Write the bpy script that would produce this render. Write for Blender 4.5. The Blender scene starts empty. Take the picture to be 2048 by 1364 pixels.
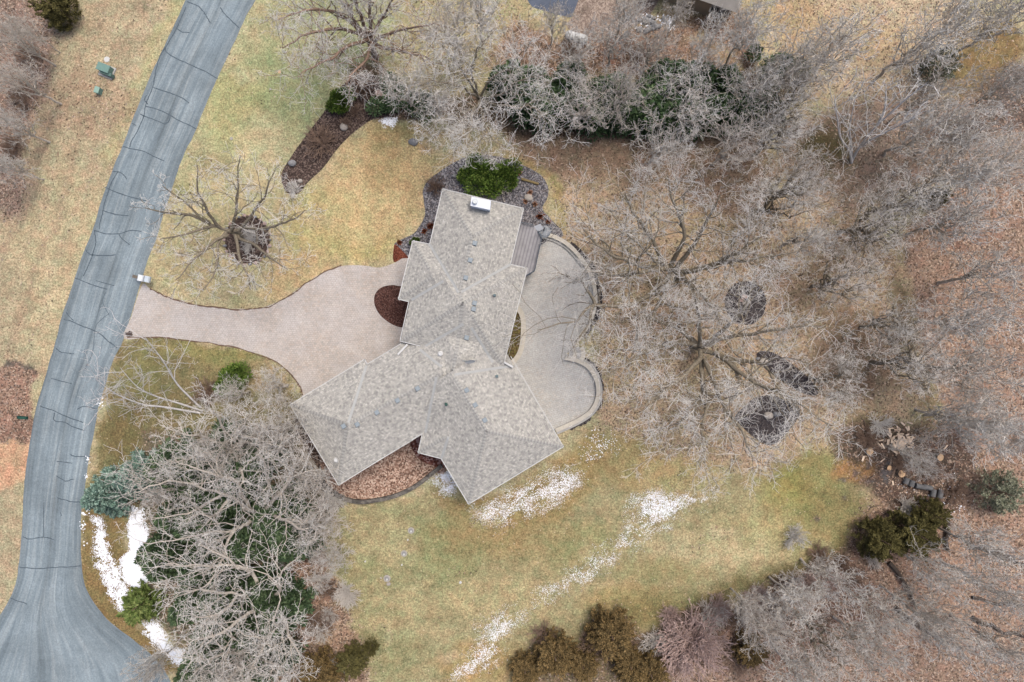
import bpy, math, random
import numpy as np
from mathutils import Vector
from mathutils.geometry import tessellate_polygon
sc = bpy.context.scene
col = sc.collection
R = math.radians
# ------------------------------------------------------------------ camera, sky, sun, exposure
H = 68.27; S = 0.05                     # camera height; metres per photo pixel on the ground
cam = bpy.data.objects.new("camera", bpy.data.cameras.new("camera"))
col.objects.link(cam); cam.location = (0, 0, H); cam.rotation_euler = (0, 0, 0)
cam.data.sensor_width = 36; cam.data.lens = 24; cam.data.clip_end = 3000
sc.camera = cam
world = bpy.data.worlds.new("World"); sc.world = world; world.use_nodes = True
wn = world.node_tree.nodes; wl = world.node_tree.links
SUN_EL, SUN_AZ = R(66), R(40)           # azimuth clockwise from +Y
sky = wn.new("ShaderNodeTexSky"); sky.sky_type = 'NISHITA'; sky.sun_disc = False
sky.sun_elevation = SUN_EL; sky.sun_rotation = SUN_AZ
sky.dust_density = 5; sky.air_density = 0.8; sky.ozone_density = 0.8
wl.new(sky.outputs[0], wn["Background"].inputs[0]); wn["Background"].inputs[1].default_value = 0.142
sl = bpy.data.lights.new("sun", 'SUN'); sl.energy = 1.15; sl.angle = R(22); sl.color = (1, 0.97, 0.93)
sun = bpy.data.objects.new("sun", sl); col.objects.link(sun)
sd = Vector((math.sin(SUN_AZ)*math.cos(SUN_EL), math.cos(SUN_AZ)*math.cos(SUN_EL), math.sin(SUN_EL)))
sun.rotation_euler = sd.to_track_quat('Z', 'Y').to_euler(); sun.location = (30, 40, 90)
sc.view_settings.view_transform = 'Standard'; sc.view_settings.look = 'None'
sc.view_settings.exposure = 0.80; sc.view_settings.gamma = 1
sc.cycles.max_bounces = 5; sc.cycles.diffuse_bounces = 3

# ------------------------------------------------------------------ helpers
rng = np.random.default_rng(7)
random.seed(7)
GAIN = 0.62
def lin(c):
    c = np.asarray(c, float)/255
    return np.where(c <= .04045, c/12.92, ((c+.055)/1.055)**2.4)
def A(r, g, b, k=GAIN):                 # photo colour -> albedo
    v = lin((r, g, b))*k
    return (float(v[0]), float(v[1]), float(v[2]), 1.0)
def P(px, py, z=0.0):                   # where a point seen at that photo pixel stands when it is z metres up
    f = 1 - z/H
    return Vector(((px-1024)*S*f, (682-py)*S*f, z))
def P2(px, py, z=0.0):
    p = P(px, py, z); return (p.x, p.y)
def poly_px(pts): return [P2(*p) for p in pts]
def smooth(pts, n=6, closed=True):
    p = np.array(pts, float); m = len(p); out = []
    for i in range(m if closed else m-1):
        if closed: a, b, c, d = p[(i-1) % m], p[i], p[(i+1) % m], p[(i+2) % m]
        else: a, b, c, d = p[max(i-1, 0)], p[i], p[i+1], p[min(i+2, m-1)]
        for k in range(n):
            t = k/n
            out.append(.5*((2*b)+(c-a)*t+(2*a-5*b+4*c-d)*t*t+(3*b-a-3*c+d)*t**3))
    if not closed: out.append(p[-1])
    return np.array(out)
class MB:                               # mesh builder
    def __init__(s): s.v = []; s.f = []; s.n = 0; s.uv = []
    def add(s, v, f, uv=None):
        v = np.asarray(v, float).reshape(-1, 3); s.v.append(v)
        s.f += [tuple(int(i)+s.n for i in q) for q in f]; s.n += len(v)
    def box(s, c, d, rz=0, taper=1):
        x, y, z = d[0]/2, d[1]/2, d[2]/2
        v = np.array([(-x,-y,-z),(x,-y,-z),(x,y,-z),(-x,y,-z),(-x*taper,-y*taper,z),(x*taper,-y*taper,z),(x*taper,y*taper,z),(-x*taper,y*taper,z)])
        ca, sa = math.cos(rz), math.sin(rz)
        v = np.stack([v[:,0]*ca-v[:,1]*sa+c[0], v[:,0]*sa+v[:,1]*ca+c[1], v[:,2]+c[2]], 1)
        s.add(v, [(0,3,2,1),(4,5,6,7),(0,1,5,4),(1,2,6,5),(2,3,7,6),(3,0,4,7)])
    def cyl(s, a, b, r0, r1=None, k=12, cap=True):
        r1 = r0 if r1 is None else r1
        a, b = Vector(a), Vector(b); t = (b-a).normalized()
        u = t.orthogonal().normalized(); w = t.cross(u)
        v = [tuple(a+(u*math.cos(2*math.pi*i/k)+w*math.sin(2*math.pi*i/k))*r0) for i in range(k)]
        v += [tuple(b+(u*math.cos(2*math.pi*i/k)+w*math.sin(2*math.pi*i/k))*r1) for i in range(k)]
        f = [(i, (i+1) % k, k+(i+1) % k, k+i) for i in range(k)]
        if cap: f += [tuple(range(k))[::-1], tuple(range(k, 2*k))]
        s.add(v, f)
    def prism(s, poly, z0, z1):
        poly = [tuple(p) for p in poly]; n = len(poly)
        tri = tessellate_polygon([[Vector((p[0], p[1], 0)) for p in poly]])
        v = [(p[0], p[1], z0) for p in poly]+[(p[0], p[1], z1) for p in poly]
        f = [tuple(n+i for i in t) for t in tri]+[tuple(t)[::-1] for t in tri]
        f += [(i, (i+1) % n, n+(i+1) % n, n+i) for i in range(n)]
        s.add(v, f)
    def sheet(s, poly, z):
        tri = tessellate_polygon([[Vector((p[0], p[1], 0)) for p in poly]])
        s.add([(p[0], p[1], z) for p in poly], [tuple(t) for t in tri])
    def ribbon(s, pts, w, z0, z1):      # band with thickness along a 2-D line
        p = np.array(pts, float); t = np.gradient(p, axis=0); t /= np.linalg.norm(t, axis=1)[:, None]+1e-9
        nrm = np.stack([-t[:,1], t[:,0]], 1); n = len(p)
        w = np.broadcast_to(w, (n,))[:, None]/2
        l, r = p+nrm*w, p-nrm*w
        v = np.concatenate([np.c_[l, np.full(n, z0)], np.c_[r, np.full(n, z0)], np.c_[l, np.full(n, z1)], np.c_[r, np.full(n, z1)]])
        f = []
        for i in range(n-1):
            f += [(2*n+i, 3*n+i, 3*n+i+1, 2*n+i+1)]
            if z1-z0 > .03: f += [(i, 2*n+i, 2*n+i+1, i+1), (n+i, n+i+1, 3*n+i+1, 3*n+i)]
        if z1-z0 > .03: f += [(0, n, 3*n, 2*n), (n-1, 3*n-1, 4*n-1, 2*n-1)]
        s.add(v, f)
    def blob(s, c, r, seed=0, sub=2, flat=.7):
        import bmesh
        bm = bmesh.new(); bmesh.ops.create_icosphere(bm, subdivisions=sub, radius=1)
        q = np.array([v.co[:] for v in bm.verts]); f = [[v.index for v in g.verts] for g in bm.faces]; bm.free()
        g = np.random.default_rng(seed); k = g.normal(size=(7, 3)); k /= np.linalg.norm(k, axis=1)[:, None]
        cut = g.uniform(.62, .95, 7)
        for a, b in zip(k, cut):
            d = q@a; q = q-np.outer(np.maximum(d-b, 0)*.85, a)
        q = q*(np.array(r)*np.array([1, 1, flat]))+np.array(c)
        s.add(q, f)
    def build(s, name, mat, parent=None, flat=True):
        m = bpy.data.meshes.new(name); v = np.concatenate(s.v)
        m.from_pydata(v.tolist(), [], s.f); m.update()
        if not flat: m.polygons.foreach_set("use_smooth", np.ones(len(m.polygons), bool))
        return link(name, m, mat, parent)
def link(name, m, mat, parent=None):
    if mat is not None and not m.materials: m.materials.append(mat)
    o = bpy.data.objects.new(name, m); col.objects.link(o)
    if parent: o.parent = parent
    return o
def quads_mesh(name, V, F, mat):        # fast build from arrays: V (n,3), F (m,4) or (m,3)
    m = bpy.data.meshes.new(name); k = F.shape[1]
    m.vertices.add(len(V)); m.vertices.foreach_set("co", V.astype(np.float32).ravel())
    m.loops.add(F.size); m.loops.foreach_set("vertex_index", F.astype(np.int32).ravel())
    m.polygons.add(len(F)); m.polygons.foreach_set("loop_start", np.arange(len(F), dtype=np.int32)*k)
    m.update(calc_edges=True); m.materials.append(mat)
    return m
def tag(o, label=None, cat=None, group=None, kind=None):
    if label: o["label"] = label
    if cat: o["category"] = cat
    if group: o["group"] = group
    if kind: o["kind"] = kind
    return o
def thing(name, label, cat, loc=(0, 0, 0), group=None):
    o = bpy.data.objects.new(name, None); col.objects.link(o); o.location = loc; o.empty_display_size = .3
    return tag(o, label, cat, group)
def struct(o): o["kind"] = "structure"; return o

# ------------------------------------------------------------------ materials
class NT:
    def __init__(s, name, rough=.9, spec=.2):
        s.m = bpy.data.materials.new(name); s.m.use_nodes = True; s.t = s.m.node_tree
        s.b = s.t.nodes["Principled BSDF"]; s.b.inputs["Roughness"].default_value = rough
        s.b.inputs["Specular IOR Level"].default_value = spec
        s.pos = s.t.nodes.new("ShaderNodeNewGeometry").outputs["Position"]
    def n(s, ty, **k):
        x = s.t.nodes.new(ty)
        for a, b in k.items(): setattr(x, a, b)
        return x
    def l(s, a, b): s.t.links.new(a, b)
    def noise(s, scale, detail=4, rough=.6, vec=None, dist=0):
        x = s.n("ShaderNodeTexNoise"); x.inputs["Scale"].default_value = scale; x.inputs["Detail"].default_value = detail
        x.inputs["Roughness"].default_value = rough; x.inputs["Distortion"].default_value = dist
        s.l(vec or s.pos, x.inputs["Vector"]); return x.outputs["Fac"]
    def vor(s, scale, vec=None):
        x = s.n("ShaderNodeTexVoronoi"); x.inputs["Scale"].default_value = scale; s.l(vec or s.pos, x.inputs["Vector"]); return x
    def ramp(s, fac, stops, interp='LINEAR'):
        x = s.n("ShaderNodeValToRGB"); e = x.color_ramp.elements; x.color_ramp.interpolation = interp
        while len(e) < len(stops): e.new(.5)
        for i, (p, c) in enumerate(stops): e[i].position = p; e[i].color = c if len(c) == 4 else (*c, 1)
        s.l(fac, x.inputs[0]); return x.outputs[0]
    def rng(s, fac, a, b, c, d):
        x = s.n("ShaderNodeMapRange"); s.l(fac, x.inputs[0])
        for i, v in enumerate((a, b, c, d)): x.inputs[i+1].default_value = v
        return x.outputs[0]
    def mix(s, f, a, b, blend='MIX'):
        x = s.n("ShaderNodeMix", data_type='RGBA', blend_type=blend)
        for sock, v in ((x.inputs[0], f), (x.inputs[6], a), (x.inputs[7], b)):
            if isinstance(v, (int, float)): sock.default_value = v
            elif isinstance(v, tuple): sock.default_value = v
            else: s.l(v, sock)
        return x.outputs[2]
    def math(s, op, a, b=0.0):
        x = s.n("ShaderNodeMath", operation=op)
        for i, v in enumerate((a, b)):
            if isinstance(v, (int, float)): x.inputs[i].default_value = v
            else: s.l(v, x.inputs[i])
        return x.outputs[0]
    def scalecol(s, c, f):              # colour times a grey factor
        x = s.n("ShaderNodeVectorMath", operation='SCALE')
        if isinstance(c, tuple): x.inputs[0].default_value = c[:3]
        else: s.l(c, x.inputs[0])
        s.l(f, x.inputs[3]); return x.outputs[0]
    def mapping(s, vec, scale=(1, 1, 1), rot=(0, 0, 0)):
        x = s.n("ShaderNodeMapping"); x.inputs["Scale"].default_value = scale; x.inputs["Rotation"].default_value = rot
        s.l(vec, x.inputs[0]); return x.outputs[0]
    def attr(s, name):
        x = s.n("ShaderNodeAttribute"); x.attribute_name = name; return x
    def bump(s, h, dist=.05, strength=.6):
        x = s.n("ShaderNodeBump"); x.inputs["Distance"].default_value = dist; x.inputs["Strength"].default_value = strength
        s.l(h, x.inputs["Height"]); s.l(x.outputs[0], s.b.inputs["Normal"])
    def out(s, c):
        if isinstance(c, tuple): s.b.inputs["Base Color"].default_value = c
        else: s.l(c, s.b.inputs["Base Color"])
        return s.m
def mat_var(name, c, amt=.25, scale=3, rough=.85, spec=.2, fine=25):
    t = NT(name, rough, spec)
    f = t.math('ADD', t.rng(t.noise(scale), .25, .75, 1-amt, 1+amt), t.rng(t.noise(fine, 2), .3, .7, -amt*.6, amt*.6))
    return t.out(t.scalecol(c, f))
def mat_speckle(name, cols, scale, big=.35, blot=.8, rough=.95):   # loose pieces: each cell takes one colour of the list
    t = NT(name, rough, .1); v = t.vor(scale)
    sep = t.n("ShaderNodeSeparateColor"); t.l(v.outputs["Color"], sep.inputs[0])
    k = len(cols); c = t.ramp(sep.outputs[0], [(i/k, q) for i, q in enumerate(cols)], 'CONSTANT')
    f = t.math('MULTIPLY', t.rng(t.noise(blot), .25, .75, 1-big, 1+big), t.rng(t.noise(scale*1.7, 2), .3, .7, .75, 1.25))
    t.bump(v.outputs["Distance"], .04, .5)
    return t.out(t.scalecol(c, f))

# ------------------------------------------------------------------ ground sheet, coloured by what covers it
def vnoise(x, y, scale, seed):
    g = np.random.default_rng(seed).random((256, 256))
    X, Y = x/scale+1000, y/scale+1000
    xi, yi = np.floor(X).astype(int), np.floor(Y).astype(int); fx, fy = X-xi, Y-yi
    fx = fx*fx*(3-2*fx); fy = fy*fy*(3-2*fy)
    q = lambda a, b: g[a % 256, b % 256]
    return (q(xi, yi)*(1-fx)+q(xi+1, yi)*fx)*(1-fy)+(q(xi, yi+1)*(1-fx)+q(xi+1, yi+1)*fx)*fy
def fbm(x, y, scale, seed, o=4):
    r = 0; a = 1; t = 0
    for i in range(o): r = r+a*(vnoise(x, y, scale/2**i, seed+i)-.5); t += a; a *= .55
    return r/t*2
def sdist(poly, x, y):                  # signed distance to a polygon, positive inside
    p = np.array(poly, float); d = np.full(x.shape, 1e9); ins = np.zeros(x.shape, bool)
    for i in range(len(p)):
        a, b = p[i], p[(i+1) % len(p)]; e = b-a
        t = np.clip(((x-a[0])*e[0]+(y-a[1])*e[1])/(e@e+1e-12), 0, 1)
        d = np.minimum(d, np.hypot(x-a[0]-t*e[0], y-a[1]-t*e[1]))
        if abs(e[1]) > 1e-9:
            c = (a[1] > y) != (b[1] > y)
            ins ^= c & (x < e[0]*(y-a[1])/e[1]+a[0])
    return np.where(ins, d, -d)
fx = np.arange(-58, 58.01, .22); fy = np.arange(-40, 40.01, .22)
gx = np.concatenate([[-900, -300, -140, -90, -70], fx, [70, 90, 140, 300, 900]])
gy = np.concatenate([[-900, -300, -140, -80, -55], fy, [55, 80, 140, 300, 900]])
GX, GY = np.meshgrid(gx, gy); ux, uy = GX/S+1024, 682-GY/S     # photo pixels of every ground point
wx = ux+fbm(GX, GY, 5, 11)*34+fbm(GX, GY, .8, 21, 2)*8
wy = uy+fbm(GX, GY, 5, 31)*34+fbm(GX, GY, .8, 41, 2)*8
COL = np.zeros(GX.shape+(3,)); LEAF = np.zeros(GX.shape); COL[:] = lin((184, 170, 132))*GAIN
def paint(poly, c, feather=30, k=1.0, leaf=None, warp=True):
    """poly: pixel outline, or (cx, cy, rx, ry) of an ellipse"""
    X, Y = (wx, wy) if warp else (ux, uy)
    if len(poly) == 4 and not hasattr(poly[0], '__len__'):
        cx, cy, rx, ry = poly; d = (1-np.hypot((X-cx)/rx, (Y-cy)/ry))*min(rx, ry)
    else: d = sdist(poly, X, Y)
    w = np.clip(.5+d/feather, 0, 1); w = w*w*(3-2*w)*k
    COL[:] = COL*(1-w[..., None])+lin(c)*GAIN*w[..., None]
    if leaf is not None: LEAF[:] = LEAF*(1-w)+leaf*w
paint([(-900,-900),(470,-900),(360,0),(180,470),(50,900),(20,1364),(-900,1500)], (180,162,130), 20)
paint([(330,0),(365,0),(300,150),(235,300),(200,330),(270,180)], (176,170,120), 30, .7)
paint((120,460,90,150), (190,172,134), 60, .8); paint((110,640,70,80), (192,174,136), 40, .8)
for dx, cc in ((40,(186,168,136)),(75,(164,144,118)),(110,(184,166,134)),(150,(162,140,116)),(190,(180,162,132)),(230,(166,144,120))):
    paint([(371-dx,0),(292-dx,171),(232-dx,325),(184-dx,465),(135-dx,601),(92-dx,748),(80-dx,748),(122-dx,601),(170-dx,465),(217-dx,325),(278-dx,171),(358-dx,0)], cc, 22, .7, .15)
paint((170,210,110,60), (170,144,118), 50, .6, .3)
paint([(-300,-100),(110,-100),(105,90),(70,230),(50,330),(35,420),(-300,480)], (140,118,106), 40, 1, .8)
paint([(-300,732),(88,738),(75,800),(58,872),(-300,885)], (160,126,108), 10, 1, .85)
paint([(-300,880),(56,874),(50,940),(48,975),(-20,990),(-300,1000)], (204,158,124), 8, 1, 0)
paint([(10,728),(50,722),(86,738),(84,748),(40,738),(5,744)], (92,84,80), 6, .9, .3)
paint((60,855,70,18), (120,92,80), 20, .5, .6)
# lawn between road and driveway
paint([(520,-60),(760,-60),(780,140),(660,190),(560,360),(480,560),(330,600),(290,560),(360,330),(440,150)], (178,170,128), 30)
paint((580,170,90,110), (154,160,112), 70, .85); paint((690,60,120,90), (156,160,116), 60, .8); paint((470,230,50,90), (172,168,112), 50, .7)
paint((440,450,150,110), (184,170,128), 60, .8); paint((380,540,90,60), (192,174,130), 50, .8)
paint([(610,400),(700,290),(770,240),(860,270),(880,330),(850,380),(840,440),(770,500),(690,540),(560,600),(520,590)], (194,168,122), 35)
paint((730,360,80,70), (202,176,128), 60, .8); paint((650,440,90,60), (188,176,116), 50, .7); paint((720,490,80,30), (180,168,108), 40, .7)
paint((800,275,60,30), (150,138,86), 40, .6); paint((960,320,130,14), (196,172,122), 20, .7)
# below the driveway
paint([(215,680),(470,690),(580,760),(610,800),(640,960),(560,1080),(300,1100),(170,1000),(200,800)], (136,124,84), 20)
paint((280,760,50,60), (132,126,78), 40, .8); paint((250,860,55,60), (124,110,70), 40, .9); paint((540,760,50,60), (166,150,118), 50, .8)
paint((430,710,120,18), (150,142,84), 20, .7)
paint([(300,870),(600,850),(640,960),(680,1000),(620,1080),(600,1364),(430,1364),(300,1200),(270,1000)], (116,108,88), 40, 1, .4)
paint([(170,1000),(250,1010),(270,1120),(290,1230),(380,1330),(330,1364),(230,1260),(175,1180)], (140,118,74), 16)
paint([(570,1060),(640,1110),(690,1200),(705,1260),(740,1320),(740,1500),(480,1500),(520,1300),(590,1250)], (164,132,112), 24, 1, .9)
paint((600,1345,110,40), (104,88,62), 40, .8, .6)
# back lawn
paint([(690,1010),(880,960),(940,1010),(1140,900),(1230,840),(1480,940),(1720,900),(1740,1040),(1690,1100),(1500,1180),(1350,1250),(1240,1280),(1060,1364),(1000,1500),(770,1500),(720,1300),(690,1200),(660,1080)], (164,152,112), 24)
paint((830,1130,110,110), (150,148,104), 80, .8); paint((1080,1090,180,50), (160,146,102), 80, .8); paint((780,1270,70,90), (144,142,98), 60, .7)
paint([(880,985),(940,1000),(1130,900),(1200,860),(1230,890),(1190,960),(1110,1040),(1000,1080),(900,1040)], (154,132,84), 40, .9)
paint((1260,920,90,60), (164,144,94), 50, .8); paint((1340,950,70,40), (196,170,116), 60, .7); paint((1640,960,80,60), (142,134,80), 50, .8)
paint((1570,990,60,60), (150,140,76), 60, .8); paint((1530,1090,110,60), (180,166,116), 70, .8); paint((1670,1040,70,50), (140,130,82), 50, .8)
paint((960,1330,90,50), (172,140,84), 40, .7); paint((1250,1220,70,40), (168,146,90), 50, .6); paint([(1050,1330),(1220,1230),(1420,1180),(1560,1130),(1690,1060),(1700,1100),(1500,1200),(1250,1290)], (124,112,68), 40, .7)
# under the big oaks
paint([(1110,420),(1100,330),(1180,330),(1450,340),(1560,390),(1700,380),(1830,560),(1850,760),(1780,890),(1640,900),(1480,960),(1300,900),(1210,850),(1190,760),(1200,660),(1190,560),(1140,490)], (184,160,130), 40, 1, .45)
for e in [(1250,460,60,50),(1420,450,70,40),(1270,560,70,40),(1430,760,60,60),(1240,740,40,60),(1330,860,80,40)]: paint(e, (190,166,128), 40, .7, .4)
for e in [(1210,560,40,40),(1330,640,60,30),(1250,660,40,30),(1560,580,50,50)]: paint(e, (160,132,110), 40, .6, .5)
paint((1700,700,110,90), (142,120,98), 70, .9, .4); paint((1640,600,60,60), (160,138,110), 60, .8, .4); paint((1740,880,60,50), (130,118,84), 50, .8, .3)
paint([(1030,255),(1500,255),(1560,330),(1520,420),(1400,420),(1340,350),(1200,345),(1130,370),(1060,330)], (152,126,106), 40, .95, .25)
paint([(1040,300),(1080,330),(1110,360),(1115,420),(1130,470),(1112,470),(1100,420),(1092,360),(1040,318)], (166,146,92), 16, .8, .1)
# upper strip and hedge bed
paint([(700,130),(760,130),(800,190),(1500,190),(1500,262),(1060,268),(880,240),(760,240),(700,250)], (92,74,60), 18, .9, .4)
paint([(850,-200),(1060,-200),(1060,60),(1020,150),(760,130),(800,60)], (172,160,120), 40, 1, .3)
paint([(1040,60),(1500,30),(1520,190),(1250,160),(1080,170),(980,140)], (146,118,98), 40, 1, .85)
paint((1480,170,120,40), (104,84,74), 50, .8, .5); paint((1250,105,50,50), (140,96,74), 40, .7, .9)
paint([(1500,-200),(1960,-200),(1950,150),(1760,250),(1560,150)], (194,172,142), 60, 1, .4)
for e in [(1620,60,60,60),(1760,100,60,40),(1570,20,60,40)]: paint(e, (184,156,114), 40, .6, .4)
paint([(1560,230),(1900,180),(2048,130),(2200,240),(2200,340),(1900,360),(1700,420),(1560,340)], (150,130,116), 50, 1, .5)
paint((1655,290,65,45), (82,74,46), 40, .95, .1); paint((1640,350,60,50), (120,102,78), 40, .6, .3)
paint([(1925,70),(2010,40),(2030,120),(1990,180),(1900,190)], (140,116,76), 30, 1, .1); paint((2030,210,90,60), (98,84,80), 40, .8, .5)
for e, cc in (((1430,1110,130,45),(194,178,138)), ((900,1090,90,60),(146,145,98)), ((985,1070,120,36),(158,136,90)), ((820,1215,90,55),(178,162,120)), ((1000,1190,120,50),(176,160,116)), ((1160,1080,70,40),(148,144,96)), ((1330,1150,90,30),(150,138,92)),
              ((760,1090,60,50),(178,164,122)), ((520,300,50,70),(190,176,136)), ((620,90,60,40),(176,168,124)), ((700,430,90,50),(196,172,124)), ((770,330,50,60),(176,150,104))): paint(e, cc, 40, .7)
pr = np.random.default_rng(42)
for _ in range(170):                    # worn, dry and greener spots of the turf
    x, y = pr.uniform(290, 1740), pr.uniform(0, 1364)
    if (1100 < x < 1900 and 230 < y < 900) or (540 < x < 1130 and 520 < y < 930): continue
    paint((x, y, pr.uniform(9, 34), pr.uniform(7, 24)), [(150,148,98), (190,172,130), (146,128,88), (140,142,94), (200,186,150)][pr.integers(5)], 16, pr.uniform(.2, .5), pr.choice([0, .1, .3]))
# woods on the right and at the bottom
paint([(2500,300),(1960,330),(1870,420),(1800,470),(1840,600),(1850,720),(1890,830),(1870,880),(1750,900),(1720,930),(1760,1010),(1720,1080),(1600,1150),(1450,1225),(1330,1285),(1250,1400),(1250,1900),(2500,1900)], (160,131,113), 26, 1, .9)
paint([(1790,540),(1840,600),(1850,720),(1880,830),(1850,880),(1810,760),(1790,650)], (118,104,78), 40, .8, .3)
for e in [(1900,1150,120,120),(2000,1050,60,80),(1980,900,60,60),(1960,560,70,50),(1950,720,60,40)]: paint(e, (170,136,114), 60, .7, 1)
for e in [(1750,1090,40,60),(1880,1010,90,40),(1690,1200,80,40),(1940,480,60,40)]: paint(e, (136,104,88), 50, .7, .95)
paint([(1670,870),(1760,850),(1850,845),(1950,870),(1960,970),(1900,1030),(1800,1020),(1730,990),(1690,930)], (92,76,68), 30, .9, .6)
paint((1715,955,34,24), (170,128,80), 20, .8, .3); paint([(1760,960),(1770,930),(1800,910),(1830,900),(1835,920),(1790,945),(1775,975)], (110,108,112), 8, .8, .1)
for x, y, r in [(1713,955,7),(1697,973,7),(1735,967,6),(1747,976,6),(1722,940,8),(1690,925,6),(1633,1025,8),(1560,935,4),(1700,1010,5)]: paint((x, y, r, r*.8), (92,88,94), 6, .75, .2)
paint([(1040,1364),(1060,1310),(1150,1285),(1190,1240),(1250,1225),(1300,1290),(1330,1400),(1000,1450)], (112,94,70), 26, .85, .6)
paint((1700,700,60,110), (120,100,82), 60, .6, .4); paint([(1590,1130),(1650,1100),(1700,1085),(1720,1110),(1650,1150)], (92,78,60), 24, .6, .6)
paint([(1290,1280),(1340,1245),(1430,1215),(1440,1230),(1350,1275),(1300,1320)], (92,74,66), 14, .8, .5)
COL = COL*.84+(COL@np.array([.25, .65, .10]))[..., None]*.16*np.array([1.02, 1.0, .96])
v = np.c_[GX.ravel(), GY.ravel(), np.zeros(GX.size)]
ny, nx = GX.shape; ii = np.arange(ny*nx).reshape(ny, nx)
F = np.stack([ii[:-1,:-1], ii[:-1,1:], ii[1:,1:], ii[1:,:-1]], -1).reshape(-1, 4)
t = NT("ground_cover", .95, .1)
c0 = t.attr("cover").outputs["Color"]; lf = t.attr("leafiness").outputs["Fac"]
tint = t.mix(t.rng(t.noise(.8, 6, .72), .38, .62, 0, 1), (1.09,.985,.93,1), (.90,1.02,.93,1))
c = t.mix(1.0, c0, tint, 'MULTIPLY')
f1 = t.rng(t.noise(.55, 7, .75, dist=.4), .32, .68, .76, 1.24); f2 = t.rng(t.noise(2.6, 6, .85, dist=.8), .33, .67, .60, 1.40)
f3 = t.rng(t.noise(5.5, 3, .85), .36, .64, .58, 1.42)
c = t.scalecol(c, t.math('MULTIPLY', t.math('MULTIPLY', f1, f2), f3))
vo = t.vor(7.5); sp = t.n("ShaderNodeSeparateColor"); t.l(vo.outputs["Color"], sp.inputs[0])
lc = t.ramp(sp.outputs[0], [(0, A(74,60,52)), (.18, A(104,86,74)), (.36, A(140,114,98)), (.56, A(174,146,126)), (.74, A(148,134,124)), (.88, A(204,180,158))], 'CONSTANT')
lw = t.math('MULTIPLY', t.math('LESS_THAN', sp.outputs[1], t.math('MULTIPLY', lf, t.rng(t.noise(.8, 3), .3, .7, .35, 1.0))), .8)
c = t.mix(lw, c, lc)
vs = t.vor(4.2); s2 = t.n("ShaderNodeSeparateColor"); t.l(vs.outputs["Color"], s2.inputs[0])     # stray pale leaves on the grass
st = t.math('MULTIPLY', t.math('LESS_THAN', vs.outputs["Distance"], .23), t.math('GREATER_THAN', s2.outputs[0], .93))
c = t.mix(t.math('MULTIPLY', st, .7), c, A(226,206,176))
t.bump(t.noise(9, 5, .8), .08, .5)
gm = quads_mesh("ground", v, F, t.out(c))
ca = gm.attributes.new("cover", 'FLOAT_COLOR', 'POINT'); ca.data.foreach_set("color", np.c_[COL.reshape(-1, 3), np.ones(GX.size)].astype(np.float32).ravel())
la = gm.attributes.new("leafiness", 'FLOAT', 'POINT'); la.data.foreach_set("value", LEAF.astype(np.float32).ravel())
ground = struct(link("ground", gm, None))
# ------------------------------------------------------------------ road
RL = [(520,-400),(420,-140),(371,0),(328,92),(292,171),(263,246),(232,325),(205,393),(184,465),(160,522),(135,601),(113,676),(92,748),(68,836),(58,906),(48,980),(43,1069),(39,1120),(31,1168),(0,1231),(-70,1320),(-160,1400),(-300,1500),(-420,1600)]
RR = [(700,-400),(575,-140),(512,0),(489,44),(455,113),(431,164),(393,256),(369,308),(335,403),(316,465),(290,536),(248,676),(226,724),(198,812),(181,905),(168,977),(162,1041),(164,1137),(174,1182),(195,1216),(232,1253),(273,1284),(325,1334),(360,1400),(420,1520),(460,1600)]
def resample(p, n):
    p = smooth(p, 8, False); d = np.r_[0, np.cumsum(np.hypot(*np.diff(p, axis=0).T))]
    q = np.linspace(0, d[-1], n); return np.c_[np.interp(q, d, p[:,0]), np.interp(q, d, p[:,1])]
NR, NC = 200, 14
L, Rr = resample(RL, NR), resample(RR, NR)
def jit(n, s): return np.convolve(rng.normal(size=n+4), np.ones(5)/5, 'valid')[:n]*s
tt = np.linspace(0, 1, NC)
g = L[:, None]*(1-tt)[None, :, None]+Rr[:, None]*tt[None, :, None]
g[:, 0, 0] += jit(NR, 2.0); g[:, -1, 0] += jit(NR, 2.0)
rv = np.stack([(g[..., 0]-1024)*S, (682-g[..., 1])*S, np.full((NR, NC), .008)], -1)
ii = np.arange(NR*NC).reshape(NR, NC); F = np.stack([ii[:-1,:-1], ii[1:,:-1], ii[1:,1:], ii[:-1,1:]], -1).reshape(-1, 4)
t = NT("worn_asphalt", .9, .25)
across = t.attr("across").outputs["Fac"]; along = t.attr("along").outputs["Fac"]
cx = t.n("ShaderNodeCombineXYZ"); t.l(t.math('MULTIPLY', across, 7.0), cx.inputs[0]); t.l(along, cx.inputs[1])
uvw = t.mapping(cx.outputs[0], (1.6, .07, 1))
streak = t.noise(1.3, 6, .7, uvw, .8)
lane = t.ramp(across, [(0, (.80,)*3), (.07, (.86,)*3), (.13, (1.06,)*3), (.27, (1.03,)*3), (.44, (1.0,)*3), (.485, (.93,)*3), (.505, (.72,)*3), (.53, (.86,)*3), (.62, (1.02,)*3), (.74, (1.12,)*3), (.88, (.98,)*3), (1, (.84,)*3)])
base = t.ramp(streak, [(.25, A(106,119,126)), (.5, A(136,149,154)), (.66, A(158,168,170)), (.82, A(194,194,190))])
c = t.mix(1.0, base, lane, 'MULTIPLY')
pat = t.rng(t.noise(.22, 4, .6), .35, .65, .84, 1.12)
c = t.scalecol(c, t.math('MULTIPLY', pat, t.math('MULTIPLY', t.rng(t.noise(6, 4, .85), .33, .67, .78, 1.22), t.rng(t.noise(2.2, 4, .7, dist=1), .3, .7, .9, 1.1))))
t.bump(t.noise(30, 2), .01, .5)
rm = quads_mesh("road", rv.reshape(-1, 3), F, t.out(c))
a = rm.attributes.new("across", 'FLOAT', 'POINT'); a.data.foreach_set("value", np.tile(tt, NR).astype(np.float32))
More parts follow.
